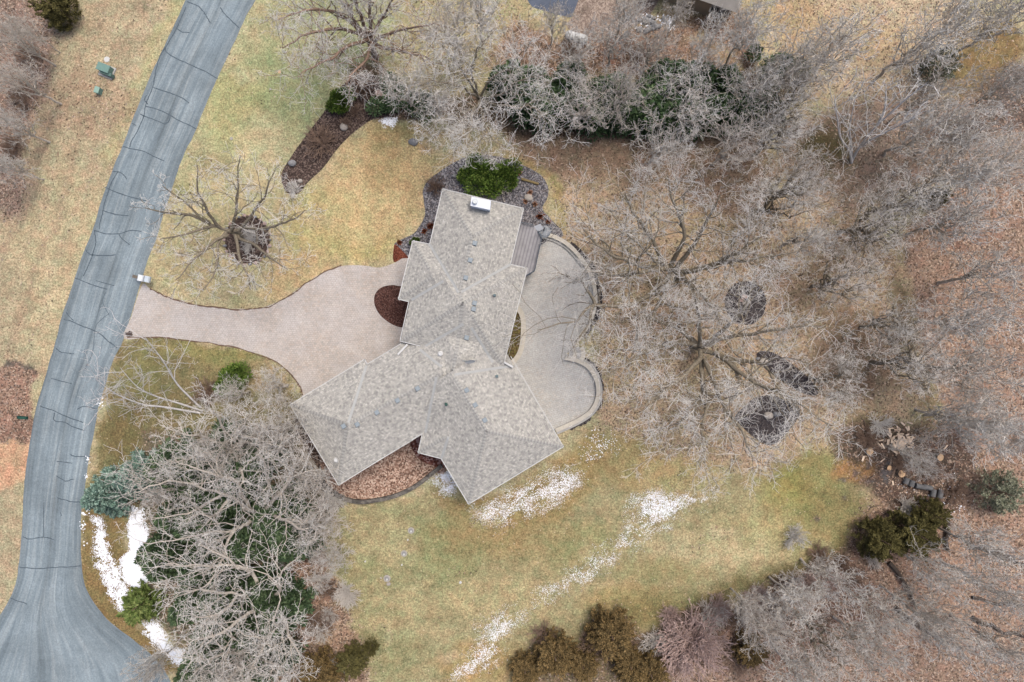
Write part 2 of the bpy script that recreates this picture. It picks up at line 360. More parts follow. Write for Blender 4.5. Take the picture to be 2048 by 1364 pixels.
d = np.r_[0, np.cumsum(np.linalg.norm(np.diff(rv[:, 7], axis=0), axis=1))]
a = rm.attributes.new("along", 'FLOAT', 'POINT'); a.data.foreach_set("value", np.repeat(d, NC).astype(np.float32))
road = struct(link("road", rm, None))
k = 1/2.926
crk = [([(965,280),(985,315),(1100,370),(1200,415),(1275,460)],0,0),([(895,510),(1000,545),(1070,575),(1110,605)],0,0),([(855,625),(950,650),(1050,705),(1145,755)],0,0),
 ([(820,670),(930,710),(975,722),(995,685)],0,0),([(720,855),(850,890),(960,940)],0,0),([(660,1000),(715,1015),(745,1050)],0,0),([(610,1100),(750,1150),(880,1180)],0,0),
 ([(600,1235),(700,1260),(750,1260)],0,0),([(1035,165),(1070,185),(1110,190)],0,0),([(1095,10),(1170,40),(1200,90),(1235,135)],0,0),([(1290,45),(1325,95),(1400,160)],0,0),([(770,720),(800,735)],0,0),
 ([(1085,40),(1035,165),(965,280),(920,380),(895,510),(855,600),(835,690),(790,790),(755,860)],0,0),([(690,1000),(640,1110),(600,1235),(580,1340)],0,0),([(855,560),(848,590),(865,610)],0,0),
 ([(550,60),(610,75),(700,80),(760,62),(830,65)],0,440),([(700,80),(715,110),(760,145)],0,440),([(500,175),(540,205),(680,205)],0,440),([(555,60),(560,130),(540,205),(520,260),(490,330)],0,440),
 ([(440,340),(530,375),(625,405)],0,440),([(560,355),(670,385)],0,440),([(375,580),(450,605),(570,660),(640,715),(685,745)],0,440),([(385,540),(430,590)],0,440),([(325,750),(370,775),(430,780)],0,440),
 ([(300,925),(420,960)],0,440),([(235,1085),(330,1125),(430,1165),(485,1185)],0,440),([(320,1130),(320,1170),(400,1195),(490,1235)],0,440),([(455,1110),(490,1090),(570,1105)],0,440),
 ([(330,70),(420,80)],0,898),([(410,30),(450,45),(530,45)],0,898),([(330,160),(380,185),(430,180)],0,898),([(335,285),(400,305),(475,315)],0,898),([(130,515),(180,525),(250,515),(320,530)],0,898),
 ([(115,692),(240,700),(380,690),(470,685)],0,898),([(260,310),(255,515)],0,898),([(65,870),(110,890),(160,910)],0,898),([(355,370),(355,390)],0,898),([(640,540),(560,620),(545,760),(500,880)],0,440),([(640,560),(600,480),(620,420)],0,440)]
mb = MB()
for i, (pts, ox, oy) in enumerate(crk):
    q = smooth([P2(ox+x*k, oy+y*k) for x, y in pts], 8, False); q = q+np.c_[jit(len(q), .07), jit(len(q), .07)]
    w = .095 if i < 36 else .05
    w = (w if len(pts) > 2 else .08)*(.8+.5*rng.random(len(q)))
    mb.ribbon(q, w, .012, .012)
mb.build("crack_sealant", mat_var("tar", A(90,102,110), .25), road)

# ------------------------------------------------------------------ driveway, patio, beds
def bed(name, pts, z, mat, n=6, rough=0.0):
    q = smooth(pts, n)
    q = np.array([P2(*p) for p in q])
    if rough: q = q+np.c_[jit(len(q), rough), jit(len(q), rough)]
    m = MB(); m.sheet(q, z); return struct(m.build(name, mat))
def pavers(name, cols, mortar, w, h, rot, blot):
    t = NT(name, .9, .15); vec = t.mapping(t.pos, (1, 1, 1), (0, 0, rot))
    b = t.n("ShaderNodeTexBrick"); t.l(vec, b.inputs["Vector"]); b.inputs["Scale"].default_value = 1
    b.inputs["Brick Width"].default_value = w; b.inputs["Row Height"].default_value = h; b.inputs["Mortar Size"].default_value = .02; b.inputs["Bias"].default_value = 0
    b.inputs["Color1"].default_value = (0, 0, 0, 1); b.inputs["Color2"].default_value = (1, 1, 1, 1); b.inputs["Mortar"].default_value = (.5, .5, .5, 1)
    c = t.ramp(b.outputs["Color"], [(i/(len(cols)-1), q) for i, q in enumerate(cols)])
    c = t.mix(t.rng(t.noise(.28, 5), .40, .62, 0, .85), c, blot)
    c = t.mix(t.math('MULTIPLY', b.outputs["Fac"], .42), c, mortar)
    c = t.scalecol(c, t.rng(t.noise(.7, 5, .65, dist=.5), .34, .66, .92, 1.06)); c = t.scalecol(c, t.math('MULTIPLY', t.rng(t.noise(3, 6, .7), .3, .7, .88, 1.12), t.rng(t.noise(8, 4, .8), .3, .7, .80, 1.2)))
    t.bump(b.outputs["Fac"], .01, -.4)
    return t.out(c)
m_drive = pavers("driveway_pavers", [A(191,177,164), A(202,192,181), A(184,178,170), A(206,194,181)], A(164,150,142), .26, .20, R(3), A(204,198,192))
DRV = [(249,677),(263,632),(284,570),(300,577),(328,590),(372,604),(410,612),(455,617),(506,617),(543,609),(581,589),(612,566),(649,543),(684,532),(728,531),(759,535),(789,526),(830,510),(900,560),(900,700),(700,830),(610,800),(605,785),(591,760),(571,737),(548,720),(512,706),(455,693),(410,685),(359,678),(308,673)]
driveway = bed("driveway", DRV, .012, m_drive, 4, .03)
m_gut = mat_var("edge_soil", A(112,90,76), .4)
for pts in ([(300,578),(328,591),(372,605),(410,614),(455,618),(506,618),(543,610),(581,590),(612,567),(649,543),(684,531)], [(255,676),(308,674),(359,679),(410,686),(455,694),(512,708),(548,721),(571,738),(591,761),(606,790)]):
    m = MB(); q = smooth([P2(*p) for p in pts], 8, False); q += np.c_[jit(len(q), .12), jit(len(q), .12)]
    m.ribbon(q, .05+.14*rng.random(len(q)), .016, .016); struct(m.build("driveway_edge", m_gut))
m = MB(); m.sheet([P2(258+math.cos(a)*8*(.7+.6*random.random()), 668+math.sin(a)*6*(.7+.6*random.random())) for a in np.linspace(0, 6.2, 18)], .018); struct(m.build("soil_patch", mat_var("wet_soil", A(84,72,66), .3)))
m_mulch = mat_speckle("dark_mulch", [A(60,50,46), A(84,70,64), A(104,88,80), A(72,60,54), A(128,112,102)], 9, .3)
m_bark = mat_speckle("brown_mulch", [A(74,50,44), A(98,70,62), A(86,58,50), A(62,44,40), A(112,84,76)], 11, .15)
m_red = mat_speckle("red_mulch", [A(104,56,42), A(122,68,52), A(88,48,38), A(136,84,66)], 11, .15)
m_gravel = mat_speckle("grey_gravel", [A(112,110,114), A(140,138,142), A(92,90,94), A(164,160,160), A(124,116,114), A(80,78,82)], 9, .22)
m_leaf = mat_speckle("leaf_litter", [A(164,132,114), A(200,172,152), A(142,112,96), A(214,190,170), A(180,150,132), A(112,88,76)], 8, .3)
m_soil = mat_speckle("planter_soil", [A(96,80,56), A(120,104,70), A(84,72,48), A(112,106,60)], 8, .4)
BEDS = {}
BEDS['long'] = bed("mulch_bed", [(563,362),(565,342),(585,308),(613,270),(647,226),(662,192),(700,160),(738,148),(770,170),(800,226),(746,239),(719,256),(681,290),(650,331),(616,366),(600,384),(588,389),(572,383)], .012, m_mulch, 6, .05)
bed("gravel_bed", [(847,403),(846,379),(859,358),(886,338),(920,319),(955,310),(996,312),(1040,328),(1078,348),(1095,369),(1095,392),(1085,417),(1101,437),(1122,458),(1124,474),(1095,480),(1040,520),(950,500),(830,505),(814,516),(789,492),(800,480),(828,466),(846,440),(850,424)], .016, m_gravel, 5, .05)
bed("red_mulch_bed", [(788,492),(794,491),(814,511),(816,516),(804,517),(787,524)], .020, m_red, 3)
bed("mulch_island", [(797,572),(785,570),(765,574),(752,585),(748,600),(752,617),(762,632),(778,645),(795,653),(812,655),(840,650),(845,580)], .020, m_bark, 6)
bed("tree_ring_mulch", [(495+math.cos(a)*45, 479-math.sin(a)*48) for a in np.linspace(0, 2*math.pi, 15)[:-1]], .012, m_mulch, 4, .08)
m_dark = mat_speckle("black_mulch", [A(66,62,64), A(88,82,82), A(54,50,52), A(104,98,96), A(76,68,66)], 9, .3)
bed("mulch_circle", [(1491+math.cos(a)*41, 606-math.sin(a)*44) for a in np.linspace(0, 2*math.pi, 15)[:-1]], .012, m_dark, 4, .06)
bed("mulch_strip", [(1515,706),(1540,703),(1575,722),(1610,750),(1634,776),(1632,790),(1600,784),(1570,766),(1540,745),(1518,724)], .012, m_dark, 5, .06)
bed("mulch_patch", [(1470,836),(1492,810),(1510,795),(1545,790),(1585,806),(1600,826),(1575,865),(1545,889),(1522,884),(1492,860)], .012, m_dark, 5, .08)
bed("leafy_bed", [(640,930),(690,900),(845,860),(890,905),(890,945),(864,947),(830,970),(789,990),(741,1001),(714,1001),(687,994),(666,981),(650,960)], .016, m_leaf, 5)
bed("bark_bed", [(820,880),(846,862),(890,905),(888,935),(862,930),(835,915)], .020, mat_speckle("wet_leaves", [A(112,70,60), A(140,96,84), A(90,54,48), A(170,140,134)], 6, .3), 5)
bed("side_bed", [(590,850),(604,835),(690,960),(676,985),(642,952),(601,884)], .012, mat_speckle("side_soil", [A(100,84,76), A(128,110,98), A(84,70,62), A(150,130,116)], 7, .3), 4)
m_patio = pavers("patio_pavers", [A(204,196,184), A(216,212,204), A(196,196,190), A(220,210,198)], A(172,168,160), .26, .20, R(-14), A(208,207,202))
PATO = [(1082,468),(1096,471),(1114,477),(1138,492),(1162,518),(1179,545),(1188,576),(1190,603),(1182,637),(1169,661),(1154,681)]
PATI = [(1130,716),(1158,723),(1179,737),(1192,761),(1195,790),(1183,819),(1156,839),(1111,860)]
bed("patio", [(1020,520),(1070,470)]+PATO+[(1142,698)]+PATI+[(1060,870),(1000,760),(1010,700)], .012, m_patio, 4)
m_wall = mat_var("cast_stone", A(216,208,192), .14, 2.5, .85, .2, 14)
m_wall2 = mat_var("grey_stone", A(188,186,180), .14, 2.5, .85, .2, 14)
m_lite = mat_var("lamp_lens", A(250,250,245, .8), .02)
for pts, lab in ((PATO, "curved pale stone wall round the upper lobe of the patio"), (PATI, "curved pale stone wall round the lower lobe of the patio")):
    w = thing("retaining_wall", lab, "wall", group="low stone walls round the patio")
    q = smooth([P2(*p) for p in pts], 8, False)
    t_ = np.gradient(q, axis=0); t_ /= np.linalg.norm(t_, axis=1)[:, None]; nr = np.stack([t_[:,1], -t_[:,0]], 1)   # points into the patio
    if (nr[5]@(np.array(P2(1090, 640))-q[5])) < 0: nr = -nr
    m = MB(); m.ribbon(q, .34, 0, .36); m.build("wall", m_wall2, w)
    m = MB(); m.ribbon(q+nr*.01, .40, .363, .42); m.build("coping", m_wall, w)
    m = MB(); m.ribbon(q+nr*.33, .26, 0, .18); m.build("bench_step", m_wall2, w)
    for i in range(6, len(q)-4, 9):
        p = q[i]+nr[i]*.215; m = MB(); m.box((p[0], p[1], .32), (.34, .05, .05), math.atan2(t_[i,1], t_[i,0])); m.build("step_light", m_lite, w)
# outer gap of dark stones along the wall
for pts in ([(1140,486),(1165,512),(1184,540),(1194,576),(1196,606),(1188,640),(1172,668)], [(1170,722),(1190,738),(1202,765),(1201,795),(1186,826),(1160,845),(1140,853)]):
    m = MB(); q = smooth([P2(*p) for p in pts], 8, False); q += np.c_[jit(len(q), .2), jit(len(q), .2)]; m.ribbon(q, .45+.3*rng.random(len(q)), .014, .014); struct(m.build("dark_mulch_strip", m_dark))
st = thing("stone_steps", "pale stone steps between the two round lobes of the patio", "steps")
for i in range(4):
    m = MB(); xs = 1140+i*8
    q = smooth([P2(xs-2, 694), P2(xs+2, 704), P2(xs+1, 714), P2(xs-3, 720)], 6, False); m.ribbon(q, .42, .013, .10+.13*i); m.build("step", m_wall if i % 2 else m_wall2, st)
pl = thing("planter_bed", "narrow raised planter with stone kerb along the right house wall", "planter")
m = MB(); q = smooth([P2(*p) for p in [(1034,615),(1043,628),(1047,650),(1044,690),(1036,712),(1022,728)]], 8, False); m.ribbon(q, .5, 0, .35); m.build("stone_kerb", m_wall, pl)
m = MB(); m.sheet([P2(*p) for p in [(1028,618),(1034,618),(1041,630),(1044,650),(1041,690),(1034,710),(1020,724),(990,730),(1000,620)]], .25); m.build("soil", m_soil, pl)
ew = thing("garden_wall", "low curved stone edging wall round the leafy bed under the house", "wall")
m = MB(); q = smooth([P2(*p) for p in [(640,950),(650,968),(668,984),(690,996),(715,1002),(742,1001),(789,991),(830,972),(862,948),(884,930)]], 8, False); m.ribbon(q, .38, 0, .45); m.build("stone_courses", mat_speckle("weathered_block", [A(110,106,100), A(130,124,116), A(94,90,86)], 3, .25), ew)
m = MB(); q = smooth([P2(*p) for p in [(600,882),(612,905),(628,930),(642,952)]], 8, False); m.ribbon(q, .42, 0, .3)
tag(m.build("timber_edging", mat_var("weathered_timber", A(158,144,122), .2)), "weathered timber edging beside the lower left end of the house", "edging")
# ------------------------------------------------------------------ the house
E1, E2, PITCH = 5.6, 5.2, .42
house = thing("house", "large stone grey house with many hipped shingle roofs in the middle of the lot", "house", (0, 0, 0))
class Wing:
    def __init__(s, a, b, c, eave, open_end=False, dz=0.0, lens=None):
        """a, b: the two ends of the outer eave edge; c: a photo point giving how far the wing reaches back (all seen at eave height)"""
        s.z = eave+dz; s.o = np.array(P2(*a, eave)); b = np.array(P2(*b, eave)); c = np.array(P2(*c, eave))
        s.w = np.linalg.norm(b-s.o); s.u = (b-s.o)/s.w
        s.v = np.array([-s.u[1], s.u[0]]);
        if (c-s.o)@s.v < 0: s.v = -s.v
        s.l = abs((c-s.o)@s.v) if lens is None else lens*S*(1-eave/H)
        s.open = open_end
    def pt(s, x, y): return s.o+s.u*x+s.v*y
    def h(s, X, Y):
        dx, dy = X-s.o[0], Y-s.o[1]; a = dx*s.u[0]+dy*s.u[1]; b = dx*s.v[0]+dy*s.v[1]
        d = np.minimum(np.minimum(a, s.w-a), b)
        if not s.open: d = np.minimum(d, s.l-b)
        else: d = np.where(b > s.l, -1, d)
        return np.where(d >= -.02, s.z+PITCH*d, -1)
    def faces(s):
        m = min(s.w, s.l if not s.open else 1e9)/2
        P_ = lambda x, y, z: np.r_[s.pt(x, y), z]
        zt = s.z+PITCH*m; e = s.l if s.open else s.l-m
        W, L = s.w, s.l
        if not s.open and L < W:
            r0, r1 = P_(m, m, zt), P_(W-m, m, zt)
            q = [[P_(0,0,s.z), P_(W,0,s.z), r1, r0], [P_(W,0,s.z), P_(W,L,s.z), r1], [P_(W,L,s.z), P_(0,L,s.z), r0, r1], [P_(0,L,s.z), P_(0,0,s.z), r0]]
        else:
            r0, r1 = P_(W/2, m, zt), P_(W/2, e, zt)
            q = [[P_(0,0,s.z), P_(W,0,s.z), r0], [P_(W,0,s.z), P_(W,L,s.z), r1, r0], [P_(W,L,s.z), P_(0,L,s.z), r1], [P_(0,L,s.z), P_(0,0,s.z), r0, r1]]
        return q
d1 = np.array([.855, -.519]); d2 = np.array([.516, .857])
LLo = np.array([580., 809.])
WG = {
 'north': Wing((885.3,377.5), (1047.3,416.5), (840,700), E1, lens=290),
 'main': Wing((847.6,486.8), (1054.8,536.1), (800,700), E1, lens=202, dz=.004),
 'bump': Wing((796.8,598.3), (825.5,481.4), (930,530), E1, lens=118, dz=-.006),
 'link': Wing((866,628), (1001,660), (830,760), E1, lens=210, dz=.010),
 'left': Wing(tuple(LLo+d2*11+d1*8), tuple(LLo+d2*188+d1*8), (860,700), E2, lens=372, dz=-.012),
 'garage': Wing(tuple(LLo), tuple(LLo+d2*188.5), tuple(LLo+d1*174), E2, lens=174),
 'right': Wing((1127,893.2), (937.2,1008.4), (1000,690), E2, True, lens=244, dz=.006),
 'nook': Wing((836,905.2), (930,930), (860,790), E2, lens=140, dz=.009),
}
def roofz(X, Y):
    X, Y = np.asarray(X, float), np.asarray(Y, float); z = np.full(X.shape, -1.)
    for w in WG.values(): z = np.maximum(z, w.h(X, Y))
    return z
def onroof(px, py):
    z = E1
    for _ in range(12):
        x, y = P2(px, py, z); q = float(roofz(x, y))
        if q < 0: q = E1
        z = .5*z+.5*q
    return np.array(P2(px, py, z)), z
t = NT("roof_shingles", .9, .15)
uvn = t.n("ShaderNodeUVMap"); uvn.uv_map = "UVMap"; uv = uvn.outputs[0]
def brick(w, h, off, mort=.0):
    b = t.n("ShaderNodeTexBrick"); t.l(uv, b.inputs["Vector"]); b.inputs["Scale"].default_value = 1; b.offset = off
    b.inputs["Brick Width"].default_value = w; b.inputs["Row Height"].default_value = h; b.inputs["Mortar Size"].default_value = mort; b.inputs["Mortar Smooth"].default_value = .3
    b.inputs["Color1"].default_value = (0, 0, 0, 1); b.inputs["Color2"].default_value = (1, 1, 1, 1); b.inputs["Mortar"].default_value = (.1, .1, .1, 1); return b
b1 = brick(.25, .16, .37, .01); b2 = brick(.17, .28, .6)
streak = t.rng(t.noise(1, 4, .7, t.mapping(uv, (1.4, .14, 1))), .3, .7, .955, 1.045)
f = t.math('ADD', t.math('MULTIPLY', b1.outputs["Color"], .62), t.math('MULTIPLY', b2.outputs["Color"], .38))
c = t.ramp(f, [(.08, A(152,150,144)), (.3, A(170,167,160)), (.5, A(180,177,169)), (.7, A(189,186,175)), (.92, A(203,199,189))])
sepv = t.n("ShaderNodeSeparateXYZ"); t.l(uv, sepv.inputs[0])
row = t.math('FRACT', t.math('DIVIDE', sepv.outputs[1], .16))
c = t.scalecol(c, t.math('MULTIPLY', t.rng(row, 0, .35, .86, 1.02), t.math('MULTIPLY', t.math('MULTIPLY', streak, t.rng(t.noise(.5, 4), .3, .7, .97, 1.03)), t.rng(t.noise(6, 3, .85), .35, .65, .84, 1.16))))
t.bump(t.rng(row, 0, 1, 1, 0), .02, .6)
m_roof = t.out(c)
def uvmesh(name, faces, uvs, mat, parent):
    v, f, uu = [], [], []
    for q, k in zip(faces, uvs):
        f.append(tuple(range(len(v), len(v)+len(q)))); v += [tuple(map(float, p)) for p in q]; uu += [tuple(map(float, p)) for p in k]
    m = bpy.data.meshes.new(name); m.from_pydata(v, [], f); l = m.uv_layers.new(name="UVMap")
    l.data.foreach_set("uv", np.array(uu, np.float32).ravel()); m.update(); return link(name, m, mat, parent)
fs, us = [], []
for i, w in enumerate(WG.values()):
    for q in w.faces():
        e = q[1]-q[0]; n = np.cross(q[1]-q[0], q[2]-q[0])
        if n[2] < 0: q = [q[1], q[0]]+q[2:][::-1]; e = q[1]-q[0]; n = -n
        e = e/np.linalg.norm(e); s_ = np.cross(n/np.linalg.norm(n), e)
        fs.append(q); us.append([((p-q[0])@e+i*3.1, (p-q[0])@s_+.01) for p in q])
    z = w.z-.03; fs.append([np.r_[w.pt(0,0), z], np.r_[w.pt(0,w.l), z], np.r_[w.pt(w.w,w.l), z], np.r_[w.pt(w.w,0), z]]); us.append([(0,0)]*4)
roof = uvmesh("roof", fs, us, m_roof, house)
def drape(lines, width, mat, name, off, parent=roof):
    fs, us = [], []
    for a, b in lines:
        a, b = np.array(a, float), np.array(b, float); L_ = np.linalg.norm(b-a); n = max(2, int(L_/.25)+1); t_ = (b-a)/L_; nr = np.array([-t_[1], t_[0]])*width/2
        pts = a+(b-a)*np.linspace(0, 1, n)[:, None]
        zc = roofz(pts[:,0], pts[:,1]); zl = roofz(*(pts+nr).T); zr = roofz(*(pts-nr).T)
        zl = np.where(zl < 0, zc, zl); zr = np.where(zr < 0, zc, zr); ok = zc > 0
        for i in range(n-1):
            if not (ok[i] and ok[i+1]): continue
            A_, B_ = pts[i], pts[i+1]; s0, s1 = L_*i/(n-1), L_*(i+1)/(n-1)
            for sg, z_ in ((1, zl), (-1, zr)):
                q = [np.r_[A_, zc[i]+off], np.r_[B_, zc[i+1]+off], np.r_[B_+sg*nr, z_[i+1]+off], np.r_[A_+sg*nr, z_[i]+off]]
                if sg < 0: q = q[::-1]; us.append([(s0, .1), (s1, .1), (s1, 0), (s0, 0)])
                else: us.append([(s0, 0), (s1, 0), (s1, .1), (s0, .1)])
                fs.append(q)
    return uvmesh(name, fs, us, mat, parent)
wn_, wm, wb, wl_, wg, wr = WG['north'], WG['main'], WG['bump'], WG['left'], WG['garage'], WG['right']
hw = lambda w: w.w/2
apex_m = wm.pt(wm.w/2, wm.l/2); apex_g = wg.pt(wg.w/2, wg.l/2)
def rp(px, py): return onroof(px, py)[0]
ridges = [(wn_.pt(0,0), wn_.pt(hw(wn_),hw(wn_))), (wn_.pt(wn_.w,0), wn_.pt(hw(wn_),hw(wn_))), (wn_.pt(hw(wn_),hw(wn_)), rp(919,586)),
 (wm.pt(wm.w,0), apex_m), (wm.pt(0,wm.l), apex_m), (apex_m, rp(906,742)), (apex_m, rp(920,590)), (wm.pt(wm.w,wm.l), wm.pt(wm.w-wm.l*.42, wm.l*.58)),
 (wg.pt(0,0), apex_g), (wg.pt(wg.w,0), apex_g), (apex_g, rp(886,748)),
 (wr.pt(0,0), wr.pt(hw(wr),hw(wr))), (wr.pt(wr.w,0), wr.pt(hw(wr),hw(wr))), (wr.pt(hw(wr),hw(wr)), rp(907,752)),
 (wb.pt(0,0), wb.pt(wb.l/2,wb.l/2)), (wb.pt(wb.w,0), wb.pt(wb.w-wb.l*.42,wb.l*.42)), (WG['nook'].pt(0,0), WG['nook'].pt(2.1,2.1))]
t = NT("ridge_caps", .9, .15)
uvn = t.n("ShaderNodeUVMap"); uvn.uv_map = "UVMap"; sp_ = t.n("ShaderNodeSeparateXYZ"); t.l(uvn.outputs[0], sp_.inputs[0])
fr = t.math('FRACT', t.math('DIVIDE', sp_.outputs[0], .30))
cc = t.ramp(fr, [(0, A(142,140,135)), (.25, A(162,160,154)), (.7, A(178,176,169)), (1, A(188,186,178))])
m_cap = t.out(t.scalecol(cc, t.rng(t.noise(4, 4, .8), .3, .7, .8, 1.16)))
for q in ridges: drape([q], .34, m_cap, "ridge_cap", .02)
valleys = [((859,488),(917.5,585)), ((1021,528.6),(920.8,585)), ((823,600),(887,562)), ((851,692),(927,648)), ((943,655),(986,725)), ((840,699),(883,733)), ((733,731),(697,845)), ((873,754),(850.7,866)), ((909,749),(1024,731.5)), ((897,873),(883,917))]
m_val = mat_var("valley_metal", A(178,179,175), .08, 3, .7)
for a, b in valleys: drape([(rp(*a), rp(*b))], .24, m_val, "valley_flashing", .03)
m_white = mat_var("white_trim", A(214,214,210, .62), .04, 3, .6)
outl = [[(885.3,377.5),(1047.3,416.5),(1021,528.6),(1054.8,536.1),(1006.3,731.6)], [(885.3,377.5),(859.3,488.2),(825.5,481.4),(796.8,598.3),(817.6,603.4),(799.8,682),(832,690),(852,694.5)]]
outl2 = [[tuple(LLo), (729,718.6), (734.6,728.2), (803,686.5)], [tuple(LLo), tuple(LLo+d2*188.5), (844.6,866.6), (836,905.2), (882.2,917.2), (937.2,1008.4), (1127,893.2), (1021.6,712.8)]]
mb = MB()
for ee, oo in ((E1, outl), (E2, outl2)):
    for line in oo:
        for a, b in zip(line[:-1], line[1:]):
            a, b = np.array(P2(*a, ee)), np.array(P2(*b, ee)); c_ = (a+b)/2; d_ = b-a; L_ = np.linalg.norm(d_)
            mb.box((c_[0], c_[1], ee-.06), (L_+.04, .06, .2), math.atan2(d_[1], d_[0]))
for a, b, z in (((815,689),(777*.5+815*.5,709),5.45), ((1008,724),(1026,734),5.45)):
    a, b = np.array(P2(*a, z)), np.array(P2(*b, z)); d_ = b-a; zz = max(roofz(*a), roofz(*b), z)+.05
    mb.box(((a+b)[0]/2, (a+b)[1]/2, zz), (np.linalg.norm(d_), .16, .12), math.atan2(d_[1], d_[0]))
mb.build("gutter", m_white, house)
# walls, openings
m_side = mat_var("grey_siding", A(176,172,164), .1, 1.5); m_glass = NT("window_glass", .08, .5).out((.03, .04, .05, 1))
mb = MB(); ins = .55
for i, w in enumerate(WG.values()):
    k = ins+.012*i; L_ = w.l-k
    mb.prism([w.pt(k,k), w.pt(w.w-k,k), w.pt(w.w-k,L_), w.pt(k,L_)], 0, w.z-.06-.004*i)
mb.build("wall", m_side, house)
def opening(w, side, pos, z, ww, hh, name="window"):
    """side 0: outer end, 1: the u=w side, 2: the u=0 side; pos runs along that side"""
    i = list(WG.values()).index(w); k = ins+.012*i-.02
    p, d = {0: (w.pt(pos, k), w.u), 1: (w.pt(w.w-k, pos), w.v), 2: (w.pt(k, pos), w.v)}[side]
    a = math.atan2(d[1], d[0]); m = MB(); m.box((p[0], p[1], z+hh/2), (ww, .12, hh), a); o = m.build(name, m_white if name != "garage_door" else m_wall2, house)
    if name in ("window", "patio_door"):
        m = MB(); m.box((p[0], p[1], z+hh/2), (ww-.16, .15, hh-.16), a); m.build("pane", m_glass, o)
for pos in (2, 4, 6): opening(wn_, 0, pos, 3.5, 1.3, 1.4)
opening(wn_, 1, 4.0, 2.9, 2.4, 2.1, "patio_door"); opening(wn_, 1, 2.2, .9, 1.6, 1.4)
for pos in (2.5, 6.0): opening(wm, 1, pos, .8, 1.8, 1.5); opening(wm, 1, pos, 3.4, 1.8, 1.4)
for pos in (2.5, 5.0, 7.5): opening(wr, 0, pos, 3.3, 1.5, 1.4); opening(wr, 2, pos, .3, 1.8, 2.1, "patio_door"); opening(wr, 2, pos, 3.3, 1.5, 1.4)
for pos in (1.9, 5.2): opening(wg, 2, pos, .02, 2.7, 2.3, "garage_door")
opening(wl_, 2, 11.2, .02, 2.7, 2.3, "garage_door"); opening(wb, 0, 2.6, .02, 1.1, 2.2, "front_door"); opening(wl_, 1, 11.5, 3.3, 1.4, 1.3)
# roof fittings
m_vent = mat_var("vent_metal", A(148,158,162), .08, 5, .6, .4); m_pipe = mat_var("pipe_grey", A(110,128,130), .1, 5, .6)
r2 = lambda x, y: (550+x*k_, 330+y*k_); r3 = lambda x, y: (550+x*k_, 600+y*k_); k_ = 1/2.926
vents = [r2(1170,458), r2(1143,557), r2(1117,660), r2(1168,808), r2(1163,842), r2(1122,1010), r3(835,517), r3(718,587), r3(598,657), r3(483,727), r3(403,737), r3(1122,527), r3(1172,613), r3(1228,702)]
for i, q in enumerate(vents):
    p, z = onroof(*q); z = float(roofz(*p)); a = R(-14) if i < 6 else R(31) if i < 11 else R(-59)
    m = MB(); m.box((p[0], p[1], z+.04), (.36, .36, .16), a, .9); m.box((p[0], p[1], z+.155), (.42, .42, .05), a, .85); m.build("roof_vent", m_vent, roof)
for q, mm, r_, hh in ((r2(1283,763), m_pipe, .09, .35), (r3(1297,447), m_pipe, .09, .35), (r3(1003,609), mat_var("green_pipe", A(70,100,90), .05), .1, .35), (r2(970,1106), m_white, .16, .3), (r3(360,935), m_white, .15, .3)):
    p, z = onroof(*q); z = float(roofz(*p)); m = MB(); m.cyl((p[0], p[1], z-.05), (p[0], p[1], z+hh), r_, k=14); m.cyl((p[0], p[1], z-.02), (p[0], p[1], z+.06), r_*1.8, r_*1.2, 14); m.build("vent_pipe", mm, roof)
# chimney at the far north eave
cz = 7.1; q = [P2(*p, cz) for p in [r2(1152,186), r2(1261,210), r2(1256,262), r2(1146,238)]]
m = MB(); m.prism(q, 0, cz); ch = m.build("chimney", mat_var("white_metal", A(222,230,240), .06, 2, .5, .4), house)
cq = np.array(q); ctr = cq.mean(0); m = MB(); m.prism([tuple(ctr+(p-ctr)*1.04) for p in cq], cz+.002, cz+.07); m.build("chimney_cap", mat_var("cap_metal", A(232,238,246), .05, 2, .5, .4), ch)
p = P2(*r2(1170,212), cz+.4); m = MB(); m.cyl((p[0], p[1], cz+.07), (p[0], p[1], cz+.32), .17, k=18); m.cyl((p[0], p[1], cz+.34), (p[0], p[1], cz+.40), .24, .2, 18); m.build("flue", mat_var("flue_metal", A(214,220,218), .08, 6, .45, .5), ch)
# satellite dish
p, z = onroof(941, 722); z = float(roofz(*p)); m = MB(); m.cyl((p[0], p[1], z-.1), (p[0], p[1], z+.55), .03); m.cyl((p[0], p[1], z+.5), (p[0]-.9, p[1]+.02, z+.12), .03)
mast = m.build("dish_mast", m_vent, roof); m = MB()
rr = [(r_*math.cos(a), r_*math.sin(a), .25*r_*r_) for r_ in (.001, .25, .48) for a in np.linspace(0, 2*math.pi, 21)[:-1]]
ff = [(j*20+i, j*20+(i+1) % 20, (j+1)*20+(i+1) % 20, (j+1)*20+i) for j in range(2) for i in range(20)]
rot = Vector((.15, -.93, .32)).to_track_quat('Z', 'Y').to_matrix(); vv = [rot @ Vector(a) for a in rr]
m.add([(p[0]+a.x, p[1]+a.y, z+.6+a.z) for a in vv], ff); m.build("satellite_dish", m_white, mast)
